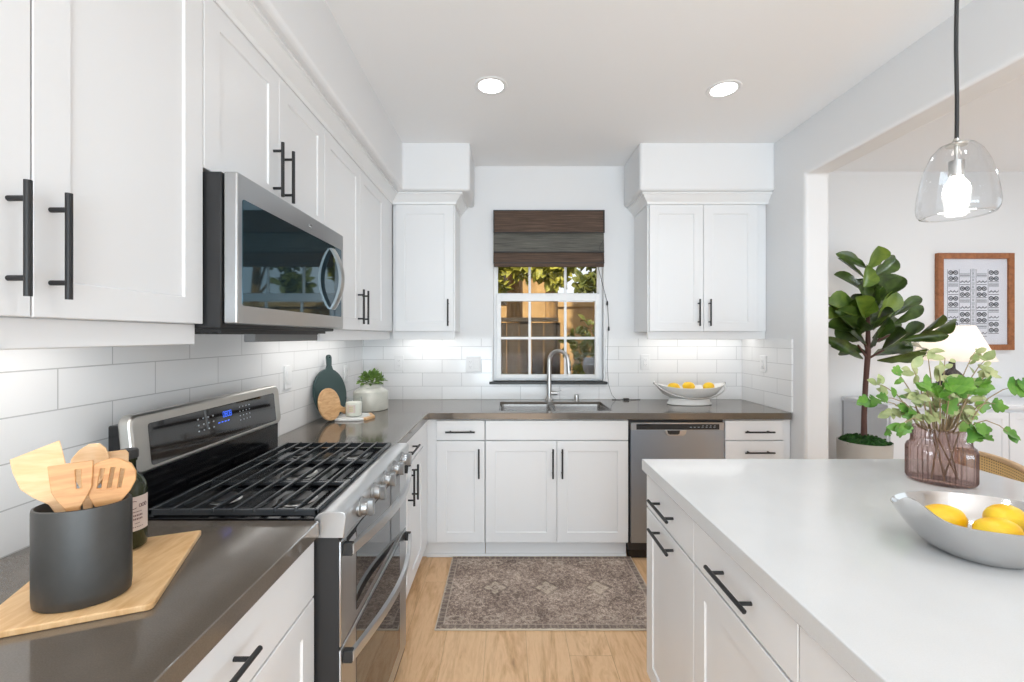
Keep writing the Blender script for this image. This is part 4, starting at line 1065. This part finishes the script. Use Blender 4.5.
# ------------------------------------------------------------------ right: white lemon bowl
QX, QY = 1.302, 3.145
t = thing('footed_bowl', 'long white oval footed bowl holding lemons on the back worktop', 'bowl', (QX, QY, CT))
obj('foot', MB().lathe([(0.150, 0.0005), (0.158, 0.004), (0.156, 0.012), (0.146, 0.022), (0.142, 0.046)], (QX, QY, CT), 44, 1, 0.55), M['porcelain'], t, smooth=50)
def boat(z_mid, a, b, inner):
    rs = []
    prof = [(0.30, 0.040), (0.55, 0.048), (0.75, 0.066), (0.90, 0.095), (1.0, z_mid)]
    if inner: prof = prof+[(0.985, z_mid+0.002), (0.95, z_mid-0.006), (0.86, 0.098), (0.70, 0.072), (0.5, 0.056), (0.25, 0.050)]
    for r, z in prof:
        ring = []
        for k in range(48):
            th = 2*PI*k/48; c, s = math.cos(th), math.sin(th)
            ca = abs(c)**3
            ring.append((QX+a*r*c, QY+b*r*s, CT+z+(0.026*ca*max(0, (z-0.05)/0.075))))
        rs.append(ring)
    return MB().rings(rs)
obj('dish', boat(0.122, 0.245, 0.115, True), M['porcelain'], t, smooth=60)
hb = MB(); pts = []
for k in range(25):
    s = -1+2*k/24; pts.append((QX+0.250*s*(1.0 if abs(s) < 0.99 else 1.0), QY-0.125*math.sqrt(max(0, 1-s*s))*1.05-0.004, CT+0.150-0.094*(1-s*s)**0.62))
hb.tube(pts, 0.0055, 8)
for s in (-1, 1): hb.ball((QX+0.250*s, QY-0.004, CT+0.152), 0.010, u=10, v=8)
obj('swing_handle', hb, M['nickel'], t, smooth=60, label='dropped metal swing handle')

def lemon(loc, rot, label, group):
    mb = MB(); prof = []
    for k in range(17):
        s = -1+2*k/16; r = 0.0315*math.sqrt(max(0, 1-(s*0.985)**2))**0.9
        if abs(s) > 0.86: r = max(0.0025, r*0.75)
        prof.append((max(r, 0.0015), s*0.043))
    mb.lathe(prof, (0, 0, 0), 20)
    o = obj('lemon', mb, M['lemon'], None, smooth=80); o.location = loc; o.rotation_euler = rot; tag(o, label, 'lemon', group); return o
le = lemon((QX-0.085*1.35, QY-0.010, CT+0.122), (PI/2, 0, 1.2), 'yellow lemon at the faucet-side end of the white footed bowl', 'lemons in the white bowl')
g2 = [((QX-0.012, QY-0.02, CT+0.130), (PI/2, 0.2, 0.9), 'largest-looking yellow lemon near the middle of the white footed bowl'),
      ((QX+0.135, QY-0.01, CT+0.126), (PI/2, 0.1, 1.9), 'yellow lemon at the right-hand end of the white footed bowl')]
def lemon_copy(loc, rot, label, group):
    c = le.copy(); C.objects.link(c); c.location = loc; c.rotation_euler = rot; c['label'] = label; c['group'] = group; return c
for l_, r_, s_ in g2: lemon_copy(l_, r_, s_, 'lemons in the white bowl')

# ------------------------------------------------------------------ island: metal bowl, lemons, vase, greenery
OX, OY = 1.060, 0.990
def leaf_bowl():
    rs = []; N = 72; ea, eb, rb0 = 0.164, 0.128, 0.080; tip = PI+0.10
    prof = [(0.52, 0.0005), (0.60, 0.004), (0.72, 0.020), (0.84, 0.046), (0.94, 0.076), (1.0, 0.099), (0.985, 0.1005), (0.955, 0.092), (0.88, 0.066), (0.77, 0.042), (0.62, 0.022), (0.40, 0.013), (0.15, 0.010)]
    for r, z in prof:
        ring = []
        for k in range(N):
            th = 2*PI*k/N; c, sn = math.cos(th), math.sin(th)
            e = 1/math.sqrt((c/ea)**2+(sn/eb)**2); dth = (th-tip+PI) % (2*PI)-PI
            m = min(1, max(0, (r-0.55)/0.45)); tp = math.exp(-(dth/0.26)**2)
            rad_ = rb0*r/0.6*(1-m)+r*e*m if r > 0.55 else rb0*r/0.6
            rad_ *= 1+0.035*tp*m*m
            ring.append((OX+rad_*c, OY+rad_*sn, CT+0.93*z*(1+(0.40*math.exp(-(dth/0.24)**2)+0.06*math.exp(-((abs(dth)-PI)/0.5)**2))*m)))
        rs.append(ring)
    return MB().rings(rs)
lbw = obj('metal_bowl', leaf_bowl(), M['bowlmetal'], None, smooth=60, loc=(OX, OY, CT))
tag(lbw, 'polished silver leaf-shaped bowl holding lemons on the white island', 'bowl')
for l_, r_, s_ in (((1.012, 1.020, CT+0.064), (PI/2, 0, 1.25), 'yellow lemon nearest the pointed tip of the silver bowl'),
                   ((1.060, 0.950, CT+0.062), (PI/2, 0.2, 1.35), 'yellow lemon second from the tip of the silver bowl'),
                   ((1.138, 1.005, CT+0.070), (PI/2, 0, 1.75), 'yellow lemon at the right-hand side of the silver bowl')):
    lemon_copy(l_, r_, s_, 'lemons in the silver bowl')

VX, VY = 1.456, 1.478
def ribbed(prof, amp, n=38):
    rs = []; N = n*4
    for r, z, a_ in prof:
        rs.append([(VX+(r+amp*a_*math.cos(n*2*PI*k/N))*math.cos(2*PI*k/N), VY+(r+amp*a_*math.cos(n*2*PI*k/N))*math.sin(2*PI*k/N), CT+z) for k in range(N)])
    return MB().rings(rs, cap0=True, cap1=False)
vz = [(0.076, 0.0008, 0.3), (0.084, 0.004, 0.8), (0.0868, 0.012, 1), (0.0868, 0.108, 1), (0.084, 0.120, 0.8), (0.076, 0.127, 0.8), (0.0735, 0.132, 1), (0.073, 0.150, 1), (0.073, 0.178, 1), (0.0722, 0.181, 0.3)]
vo_ = obj('glass_vase', ribbed(vz, 0.0028), M['vase'], None, smooth=60, loc=(VX, VY, CT))
tag(vo_, 'ribbed mauve glass vase with stepped neck on the island', 'vase')
t = thing('greenery_stems', 'loose bunch of leafy green and variegated stems in the mauve vase', 'cut greenery', (VX, VY, CT+0.01))
# (tip px, tip py, depth, leaf size, kind, extra leaves)
sprays = [(953, 386, 1.40, 0.075, 'd', 2), (979, 386, 1.42, 0.07, 'd', 2), (1013, 387, 1.38, 0.075, 'd', 1), (1008, 432, 1.36, 0.05, 'd', 2), (975, 432, 1.34, 0.062, 'd', 2),
          (996, 404, 1.45, 0.045, 'd', 2), (899, 428, 1.42, 0.055, 'd', 2), (896, 372, 1.50, 0.042, 'd', 3), (884, 398, 1.46, 0.04, 'd', 3), (866, 400, 1.50, 0.045, 'd', 3), (923, 384, 1.44, 0.045, 'd', 2),
          (927, 352, 1.56, 0.045, 'p', 6), (945, 358, 1.58, 0.045, 'p', 5), (985, 360, 1.58, 0.045, 'p', 7), (975, 352, 1.60, 0.04, 'p', 4), (912, 368, 1.55, 0.05, 'p', 5), (877, 384, 1.55, 0.045, 'p', 5), (932, 405, 1.50, 0.045, 'p', 5), (956, 410, 1.52, 0.045, 'p', 5), (981, 398, 1.52, 0.045, 'p', 5), (940, 375, 1.5, 0.05, 'p', 6), (890, 412, 1.53, 0.04, 'p', 5), (915, 395, 1.48, 0.042, 'p', 7), (948, 398, 1.46, 0.045, 'p', 7), (968, 385, 1.55, 0.045, 'p', 7), (925, 415, 1.45, 0.04, 'p', 6), (965, 415, 1.45, 0.04, 'p', 6), (905, 408, 1.5, 0.04, 'd', 4), (940, 392, 1.42, 0.045, 'd', 4), (992, 372, 1.55, 0.04, 'p', 6)]
for i, (px_, py_, Yd, sz, kd, ex) in enumerate(sprays):
    tip = at(px_, py_, Yd)
    a = R.uniform(0, 2*PI); b0 = Vector((VX+0.045*math.cos(a), VY+0.045*math.sin(a), CT+0.012))
    hd_ = Vector((tip.x-VX, tip.y-VY, 0)); nk = Vector((VX, VY, CT+0.178))+(hd_.normalized()*min(0.058, hd_.length*0.4) if hd_.length > 1e-3 else Vector())
    mid = nk.lerp(tip, 0.5)+Vector((0, 0, 0.035)); pts = [b0, b0.lerp(nk, 0.55), nk, nk.lerp(mid, 0.5)+Vector((0, 0, 0.008)), mid, mid.lerp(tip, 0.6)+Vector((0, 0, 0.006)), tip]
    rad7 = [0.0028, 0.0026, 0.0024, 0.0021, 0.0018, 0.0014, 0.001]
    if i % 5:      # side shoots leave the main stems at the neck
        pts, rad7 = [Vector((VX, VY, CT+0.150)).lerp(nk, 0.5)]+pts[2:], [0.0022, 0.0022]+rad7[3:]
    st = obj('stem', MB().tube(pts, rad7, 7), M['stem'], t, smooth=60)
    lm = MB(); out = (tip-mid).normalized()
    def addleaf(p, L, big):
        dv = out*0.5+Vector((R.uniform(-.8, .8), R.uniform(-.7, .2), R.uniform(-.7, .45)))
        nn = Vector((R.uniform(-.5, .5), -1.0, R.uniform(0.0, 0.9)))
        if big: leaf(lm, p-dv.normalized()*L*0.25, dv, nn, L, L*R.uniform(0.95, 1.15), LOBE, 0.22, 0.35)
        else: leaf(lm, p, dv, nn, L*1.12, L*R.uniform(0.55, 0.78), OVAL, 0.25, 0.3)
    addleaf(tip, sz*0.92, kd == 'd')
    if kd == 'd' and sz > 0.05: addleaf(tip+rv()*sz*0.35, sz*0.7, True)
    for k in range(int(ex*1.5)):
        s = R.uniform(0.25, 1.0); p = mid.lerp(tip, s) if s > 0.5 else nk.lerp(mid, 0.3+s)
        addleaf(p+rv()*0.012, sz*R.uniform(0.55, 0.95), kd == 'd' and R.random() < 0.5)
    obj('leaves', lm, M['ivydark'] if kd == 'd' else M['ivypale'], st, smooth=60)

# ------------------------------------------------------------------ pendant
NX, NY, NZ = 1.131, 1.107, 1.916
t = thing('pendant_lamp', 'clear glass dome pendant lamp hanging over the island', 'pendant lamp', (NX, NY, CEIL))
cw = [(NX+0.0012*math.sin(k*1.1), NY, NZ+(CEIL-NZ)*k/14) for k in range(15)]
obj('cord', MB().tube(cw, 0.0042, 8), M['blackmat'], t, smooth=60)
obj('canopy', MB().lathe([(0.06, CEIL-0.02), (0.062, CEIL-0.018), (0.062, CEIL)], (NX, NY, 0), 28), M['blackmat'], t)
gl = [(0.006, 0.0), (0.018, -0.001), (0.034, -0.008), (0.048, -0.026), (0.060, -0.055), (0.069, -0.090), (0.0755, -0.130), (0.0775, -0.155), (0.076, -0.172), (0.070, -0.182), (0.062, -0.184), (0.059, -0.181)]
obj('glass_shade', MB().lathe(gl, (NX, NY, NZ), 48, cap0=False, cap1=False), M['globe'], t, smooth=80)
obj('top_cap', MB().lathe([(0.006, 0.010), (0.008, 0.004), (0.022, -0.004), (0.020, -0.008), (0.005, -0.009), (0.005, -0.03)], (NX, NY, NZ), 24), M['steelsatin'], t, smooth=40)
obj('socket', MB().lathe([(0.0145, -0.048), (0.015, -0.046), (0.015, -0.082), (0.0135, -0.085)], (NX, NY, NZ), 24).tube([(NX, NY, NZ-0.012), (NX, NY, NZ-0.05)], 0.004, 10), M['nickel'], t)
obj('bulb', MB().lathe([(0.011, -0.084), (0.014, -0.092), (0.023, -0.106), (0.026, -0.122), (0.023, -0.137), (0.014, -0.146), (0.003, -0.149)], (NX, NY, NZ), 28), M['bulb'], t, smooth=80)
light('pendant_light', 'POINT', (NX, NY, NZ-0.215), 1.6, 0.045, (1, 0.95, 0.88))

# ------------------------------------------------------------------ dining room
# sideboard
t = thing('sideboard', 'long white panelled sideboard under the framed print', 'sideboard', (3.85, 3.62, 0))
sx0, sx1, sy0, sy1, sz = 2.945, 4.85, 3.40, 3.878, 0.897
obj('carcass', MB().box(sx0+0.02, sx1-0.02, sy0+0.03, sy1, 0.08, sz-0.035), M['sofawhite'], t, 0.004, 2)
obj('top', MB().box(sx0, sx1, sy0, sy1, sz-0.034, sz), M['sofawhite'], t, 0.006, 3)
fs = fr_back(sy0+0.012)
for k in range(4):
    u0 = sx0+0.03+k*0.462; obj('door', shaker(fs, u0, u0+0.455, 0.10, sz-0.06, False, 0.05), M['sofawhite'], t, smooth=0)
for x in (sx0+0.05, sx1-0.09):
    for y in (sy0+0.06, sy1-0.08): obj('leg', MB().box(x, x+0.04, y, y+0.04, 0, 0.082), M['sofawhite'], t)
# lamp
LXp, LYp = 3.57, 3.53
t = thing('table_lamp', 'table lamp with wide lit conical shade on the sideboard', 'lamp', (LXp, LYp, sz))
obj('base', MB().lathe([(0.060, 0), (0.064, 0.008), (0.05, 0.02), (0.075, 0.06), (0.094, 0.11), (0.097, 0.15), (0.082, 0.20), (0.048, 0.245), (0.022, 0.27), (0.020, 0.33)], (LXp, LYp, sz), 32), M['lampbase'], t, smooth=50)
obj('shade', MB().lathe([(0.252, 1.236), (0.132, 1.512)], (LXp, LYp, 0), 48, cap0=False, cap1=False), M['shade'], t, smooth=60)
obj('bulb', MB().ball((LXp, LYp, 1.37), 0.035), M['bulb'], t, smooth=80)
light('table_lamp_light', 'POINT', (LXp, LYp, 1.30), 1.8, 0.05, (1, 0.88, 0.78))
# framed print
fx0, fx1, fz0, fz1, fyy = 3.79, 4.462, 1.306, 2.160, DY
t = thing('framed_print', 'wood-framed geometric print in grey ink on the dining room wall', 'picture', ((fx0+fx1)/2, fyy, fz0))
fm = MB(); plate_with_hole(fm, (fx0, fx1), (fz0, fz1), fyy-0.035, fyy-0.001, (fx0+0.05, fx1-0.05, fz0+0.05, fz1-0.05))
obj('frame', fm, M['framewood'], t, 0.002, 1)
obj('mat_board', MB().box(fx0+0.045, fx1-0.045, fyy-0.018, fyy-0.002, fz0+0.045, fz1-0.045), M['paper'], t)
ik = MB(); ip = MB()
def fp(u, v): return (fx0+0.05+u*(fx1-fx0-0.1), fyy-0.0188, fz1-0.05-v*(fz1-fz0-0.1))
def stroke(mb, pts, wd_):
    for (u0, v0), (u1, v1) in zip(pts[:-1], pts[1:]):
        p, q = Vector(fp(u0, v0)), Vector(fp(u1, v1)); d = (q-p).normalized(); s = Vector((-d.z, 0, d.x))*wd_*0.85
        mb.quad([p-s, q-s, q+s, p+s])
cols = [(0.09, 0.155), (0.27, 0.155), (0.445, 0.06), (0.53, 0.155), (0.715, 0.155)]
for ci, (u0, uw) in enumerate(cols):
    v = 0.12 if ci % 2 == 0 else 0.16; k = ci % 2
    stroke(ik, [(u0-0.01, 0.12), (u0-0.01, 0.88)], 0.002)
    while v < 0.86:
        kind = k % 3
        if ci == 2:
            for j in range(3): stroke(ip, [(u0+0.005, v+0.012*j), (u0+uw-0.005, v+0.012*j)], 0.003)
            stroke(ip, [(u0+0.012, v+0.04), (u0+uw-0.012, v+0.06), (u0+0.012, v+0.06), (u0+uw-0.012, v+0.04), (u0+0.012, v+0.04)], 0.003); v += 0.078
        elif kind == 0:
            for j in range(2):
                vv = v+0.04+0.07*j
                for s in (0.25, 0.75):
                    cu = u0+uw*s; stroke(ik, [(cu+0.032*math.cos(a), vv+0.022*math.sin(a)) for a in [2*PI*q/8 for q in range(9)]], 0.006)
                    stroke(ik, [(cu-0.014, vv), (cu+0.014, vv)], 0.007)
                stroke(ik, [(u0+uw*0.42, vv-0.012), (u0+uw*0.58, vv+0.012)], 0.005); stroke(ik, [(u0+uw*0.42, vv+0.012), (u0+uw*0.58, vv-0.012)], 0.005)
            v += 0.155; stroke(ik, [(u0, v-0.008), (u0+uw, v-0.008)], 0.003)
        elif kind == 1:
            for j in range(3): stroke(ik if j % 2 else ip, [(u0, v+0.012+0.018*j), (u0+uw, v+0.012+0.018*j)], 0.004)
            v += 0.072
        else:
            stroke(ik, [(u0+uw*q/8, v+0.035+0.012*math.sin(q*2.2)) for q in range(9)], 0.004); v += 0.075
            stroke(ik, [(u0, v-0.006), (u0+uw, v-0.006)], 0.003)
        k += 1
obj('ink_pattern', ik, M['ink'], t, smooth=0); obj('pale_ink_pattern', ip, M['inkpale'], t, smooth=0)
obj('glazing', MB().box(fx0+0.048, fx1-0.048, fyy-0.0262, fyy-0.0258, fz0+0.048, fz1-0.048), M['picglass'], t)

# fiddle-leaf fig
TXp, TYp = 2.637, 3.25
t = thing('potted_fig_tree', 'tall fiddle-leaf fig with broad leaves in a stone planter', 'potted plant', (TXp, TYp, 0))
pr = 0.165; pz = 0.655
obj('planter', MB().lathe([(pr*0.80, 0.0), (pr*0.84, 0.01), (pr*0.97, 0.40), (pr, pz-0.01), (pr, pz), (pr*0.95, pz), (pr*0.93, pz-0.03)], (TXp, TYp, 0), 44), M['pot'], t, smooth=50)
mm = MB(); prof = [(pr*0.945, pz-0.02), (pr*0.85, pz+0.004), (pr*0.6, pz+0.022), (pr*0.3, pz+0.030), (0.004, pz+0.034)]
rs = []
for r, z in prof: rs.append([(TXp+r*math.cos(2*PI*k/40), TYp+r*math.sin(2*PI*k/40), z+R.uniform(-0.008, 0.010)) for k in range(40)])
mm.rings(rs, cap0=False)
for k in range(260):
    a = R.uniform(0, 2*PI); r = pr*0.9*math.sqrt(R.random()); p = Vector((TXp+r*math.cos(a), TYp+r*math.sin(a), pz+0.034-0.05*(r/pr)**2-0.004))
    leaf(mm, p, rv()+Vector((0, 0, 0.8)), rv(), 0.026, 0.02, OVAL, 0.2, 0.5)
obj('moss', mm, M['moss'], t, smooth=0)
tr = MB()
tr.tube([(TXp, TYp, pz), at(864, 415, TYp), at(865.5, 385, TYp), at(868, 352, TYp), at(868, 325, TYp), at(868, 300, TYp), at(868, 272, TYp)], [0.020, 0.017, 0.017, 0.018, 0.013, 0.010, 0.006], 12)
obj('trunk', tr, M['bark'], t, smooth=60)
bmx = MB()
for a_, b_p in (((868, 352), (862, 338)), ((868, 350), (880, 338)), ((867, 358), (858, 345)), ((869, 358), (884, 350)), ((869, 345), (900, 330)), ((866, 345), (848, 328))):
    bmx.tube([at(*a_, TYp), at(*b_p, TYp-0.03)], [0.009, 0.006], 8)
obj('branch', bmx, M['bark'], t, smooth=60)
figs = [(868, 269, 878, 247, 22, -0.05, 1), (866, 268, 841, 253, 11, 0, 0), (864, 278, 839, 259, 12, .06, 0), (871, 278, 896, 259, 15, .02, 0), (867, 265, 869, 283, 16, -.08, 1), (868, 296, 842, 272, 20, -.02, 0), (871, 304, 900, 275, 21, -.03, 0),
        (866, 279, 871, 300, 19, -.09, 0), (862, 312, 838, 300, 24, -.12, 1), (858, 318, 868, 298, 20, -.1, 1), (852, 322, 829, 302, 18, -.1, 0), (878, 320, 897, 293, 18, -.04, 1), (893, 316, 920, 297, 8, .05, 0), (894, 324, 924, 307, 8, -.04, 0),
        (917, 336, 941, 315, 13, -.12, 0), (934, 331, 955, 323, 13, -.13, 1), (903, 340, 947, 335, 7, -.10, 0), (900, 342, 921, 322, 11, .0, 0), (866, 345, 829, 318, 18, -.05, 0), (863, 359, 829, 339, 10, -.1, 0), (877, 360, 925, 350, 15, -.1, 0), (882, 350, 906, 334, 20, -.14, 0),
        (862, 340, 836, 330, 18, .05, 0), (866, 332, 884, 306, 20, .05, 0), (860, 335, 848, 318, 18, .12, 0), (872, 338, 890, 318, 17, -.08, 0), (878, 342, 899, 316, 13, .10, 0), (868, 322, 860, 296, 18, .10, 0), (870, 318, 884, 290, 16, .12, 0), (868, 300, 858, 280, 14, .10, 0), (868, 292, 882, 268, 14, .12, 0),
        (870, 346, 876, 330, 16, -.16, 0), (866, 352, 838, 350, 13, .14, 0), (873, 356, 900, 352, 14, .14, 0), (905, 346, 930, 344, 9, .1, 0), (855, 328, 830, 326, 14, -.14, 0), (854, 334, 868, 320, 13, -.16, 0), (864, 330, 846, 312, 18, -.15, 0), (862, 325, 852, 300, 16, .16, 0), (874, 330, 892, 312, 16, -.14, 0), (868, 312, 874, 288, 17, -.1, 0), (862, 352, 834, 346, 13, -.02, 0), (880, 352, 908, 344, 15, .05, 0), (866, 318, 862, 300, 17, -.14, 1), (850, 316, 833, 310, 15, -.16, 1)]
ld, ll = MB(), MB()
for (x0, y0, x1, y1, wpx, dY, lt) in figs:
    p = at(x0, y0, TYp+dY*0.4); q = at(x1, y1, TYp+dY*1.9)
    d = q-p; nn = Vector((R.uniform(-.9, .9), -1.0, R.uniform(-0.2, 1.3)))
    leaf(ll if lt else ld, p, d, nn, d.length*1.05, max(wpx, 10)*TYp/F*1.15, OBOV, R.uniform(0.35, 0.75), R.uniform(-0.1, 0.4))
obj('foliage', ld, M['figleaf'], t, smooth=60); obj('young_foliage', ll, M['figlight'], t, smooth=60, label='lighter yellow-green young leaves')

# counter stool beyond the island
sc = Vector((1.935, 1.945)); fdir = Vector((-0.925, 0.378)); side = Vector((0.378, 0.925))
t = thing('counter_stool', 'cane-backed wooden counter stool at the far side of the island', 'stool', (sc.x, sc.y, 0))
def S(a, b, z): p = sc+fdir*a+side*b; return (p.x, p.y, z)
obj('seat', MB().prism(rrect(-0.20, 0.20, -0.21, 0.21, 0.05, 5), lambda a, b, h: S(a, b, h), 0.62, 0.655), M['cushion'], t, 0.012, 3)
for a in (-0.17, 0.17):
    for b in (-0.18, 0.18): obj('leg', MB().tube([S(a*1.15, b*1.15, 0), S(a, b, 0.625)], [0.013, 0.018], 10), M['bamboodark'], t)
obj('footrest', MB().tube([S(0.185, -0.19, 0.22), S(0.185, 0.19, 0.22), S(-0.185, 0.19, 0.22), S(-0.185, -0.19, 0.22)], 0.010, 8, True), M['bamboodark'], t)
def arcback(z0, z1, th, w_=0.27):
    rs = []
    for k in range(21):
        s = -1+2*k/20; b = s*w_; a = -0.205+0.05*s*s
        rs.append([S(a-th/2, b, z0-0.0*s*s), S(a+th/2, b, z0), S(a+th/2, b, z1-0.012*s*s), S(a-th/2, b, z1-0.012*s*s)])
    return MB().rings(rs)
obj('backrest', arcback(0.70, 0.893, 0.008), M['cane'], t, smooth=40, label='woven cane backrest')
obj('top_rail', arcback(0.885, 0.905, 0.022, 0.275), M['bamboo'], t, 0.004, 2)
for b in (-0.265, 0.265): obj('back_post', MB().tube([S(-0.17, b*0.72, 0.62), S(-0.158, b, 0.74), S(-0.158, b, 0.885)], 0.012, 10), M['bamboodark'], t)

# ------------------------------------------------------------------ outside the window
def treething(name, label, x, y, r0, hgt, lean_, crowns, nleaf, lmat, leafL=0.16):
    t = thing(name, label, 'tree', (x, y, 0), 'trees outside the window')
    tb_ = MB().tube([(x, y, -0.05), (x+lean_*0.3, y, hgt*0.4), (x+lean_*0.7, y, hgt*0.75), (x+lean_, y, hgt)], [r0*1.2, r0, r0*0.85, r0*0.5], 12)
    for (cx1, cy1, cz1, rr) in crowns: tb_.tube([(x+lean_*0.6, y, hgt*0.62), ((x+cx1)/2, (y+cy1)/2, (hgt*0.62+cz1)/2+0.1), (cx1, cy1, cz1)], [r0*0.35, r0*0.25, 0.012], 8)
    obj('trunk', tb_, M['treebark'], t, smooth=60)
    lm = MB()
    for (cx1, cy1, cz1, rr) in crowns:
        for k in range(nleaf):
            v = rv(); 
            while v.length > 1: v = rv()
            leaf(lm, Vector((cx1, cy1, cz1))+Vector((v.x*rr, v.y*rr*0.7, v.z*rr*0.6)), rv(), rv()+Vector((0, -0.6, 0.4)), leafL*R.uniform(0.6, 1.1), leafL*0.45, OVAL, 0.2, 0.3)
    obj('foliage', lm, lmat, t, smooth=60)
struct('ground', MB().box(-6, 8, BY+0.16, 12, -0.12, -0.02), M['soil'])
t = thing('neighbour_house', 'tan stucco house wall beyond the garden fence', 'house', (0.5, 8.2, 0))
obj('stucco_wall', MB().box(-5, 0.72, 8.0, 8.4, -0.02, 3.05), M['stucco'], t)
obj('eave', MB().box(-5.2, 0.80, 7.75, 8.5, 3.05, 3.16), M['vinyl'], t)
hw_ = MB(); hw_.box(-0.55, 0.10, 7.97, 8.01, 2.0, 2.85)
obj('shutter', hw_, M['fencewood'], t)
t = thing('garden_wall', 'lower tan garden wall to the right of the dark fence', 'wall', (1.6, 6.6, 0))
obj('stucco_panel', MB().box(0.62, 4.5, 6.5, 6.7, -0.02, 1.86), M['stucco'], t)
obj('coping', MB().box(0.58, 4.55, 6.46, 6.74, 1.86, 1.93), M['stucco'], t)
t = thing('garden_fence', 'dark weathered wooden board fence seen through the window', 'fence', (-1.0, 5.5, 0))
fp_ = MB()
for k in range(14): fp_.box(-1.55+0.155*k, -1.55+0.155*k+0.148, 5.50+0.006*(k % 2), 5.525+0.006*(k % 2), -0.02, 1.60+0.01*R.uniform(-1, 1))
obj('board_panel', fp_, M['fencewood'], t, smooth=0)
obj('cap_rail', MB().box(-1.60, 0.64, 5.47, 5.56, 1.61, 1.66), M['fencewood'], t)
for x in (-0.62, 0.58): obj('post', MB().box(x, x+0.09, 5.53, 5.62, -0.02, 1.60), M['fencewood'], t)
treething('tree', 'thick-trunked garden tree behind the fence, left in the window', 0.10, 6.6, 0.12, 4.6, 0.05, [(-0.30, 6.2, 2.42, 0.26), (-0.05, 6.25, 2.52, 0.22), (0.22, 6.2, 2.40, 0.22), (-0.15, 6.2, 2.1, 0.14)], 230, M['treeleaf'], 0.17)
treething('tree', 'slimmer garden tree near the middle of the window', 0.58, 5.85, 0.085, 4.4, 0.04, [(0.46, 5.6, 2.28, 0.16), (0.70, 5.6, 2.36, 0.18), (0.62, 5.6, 2.16, 0.10), (0.55, 5.6, 2.5, 0.2)], 190, M['treeleaf'], 0.16)
treething('tree', 'leafy branching tree at the right edge of the window', 1.55, 5.0, 0.05, 3.0, -0.2, [(1.02, 4.85, 2.32, 0.27), (0.92, 4.85, 2.0, 0.16), (1.22, 4.9, 2.6, 0.34)], 130, M['shrubleaf'], 0.14)
t = thing('garden_shrub', 'small leafy shrub at the lower right of the window', 'shrub', (0.98, 5.05, 0))
sm = MB()
for k in range(220):
    v = rv()
    while v.length > 1: v = rv()
    leaf(sm, Vector((0.93, 5.05, 1.20))+Vector((v.x*0.30, v.y*0.3, v.z*0.42)), rv(), rv()+Vector((0, -0.5, 0.4)), 0.11, 0.05, OVAL, 0.2, 0.3)
obj('foliage', sm, M['shrubleaf'], t, smooth=60)
obj('stem', MB().tube([(0.98, 5.05, -0.03), (0.95, 5.05, 0.5), (0.95, 5.05, 1.1)], 0.03, 8), M['treebark'], t)
uu = MB().lathe([(0.12, 0.0), (0.12, 0.06), (0.04, 0.12), (0.03, 0.95), (0.035, 1.06), (0.06, 1.10), (0.07, 1.15), (0.062, 1.20), (0.04, 1.23)], (0.835, 4.45, -0.02), 24)
tag(obj('garden_urn', uu, pbr('blue_grey_urn', srgb(120, 124, 132), 0.5), None, smooth=50, loc=(0.835, 4.45, -0.02)), 'round blue-grey urn outside at the lower right of the window', 'urn')

for o in bpy.data.objects:
    if '_o' in o: del o['_o']
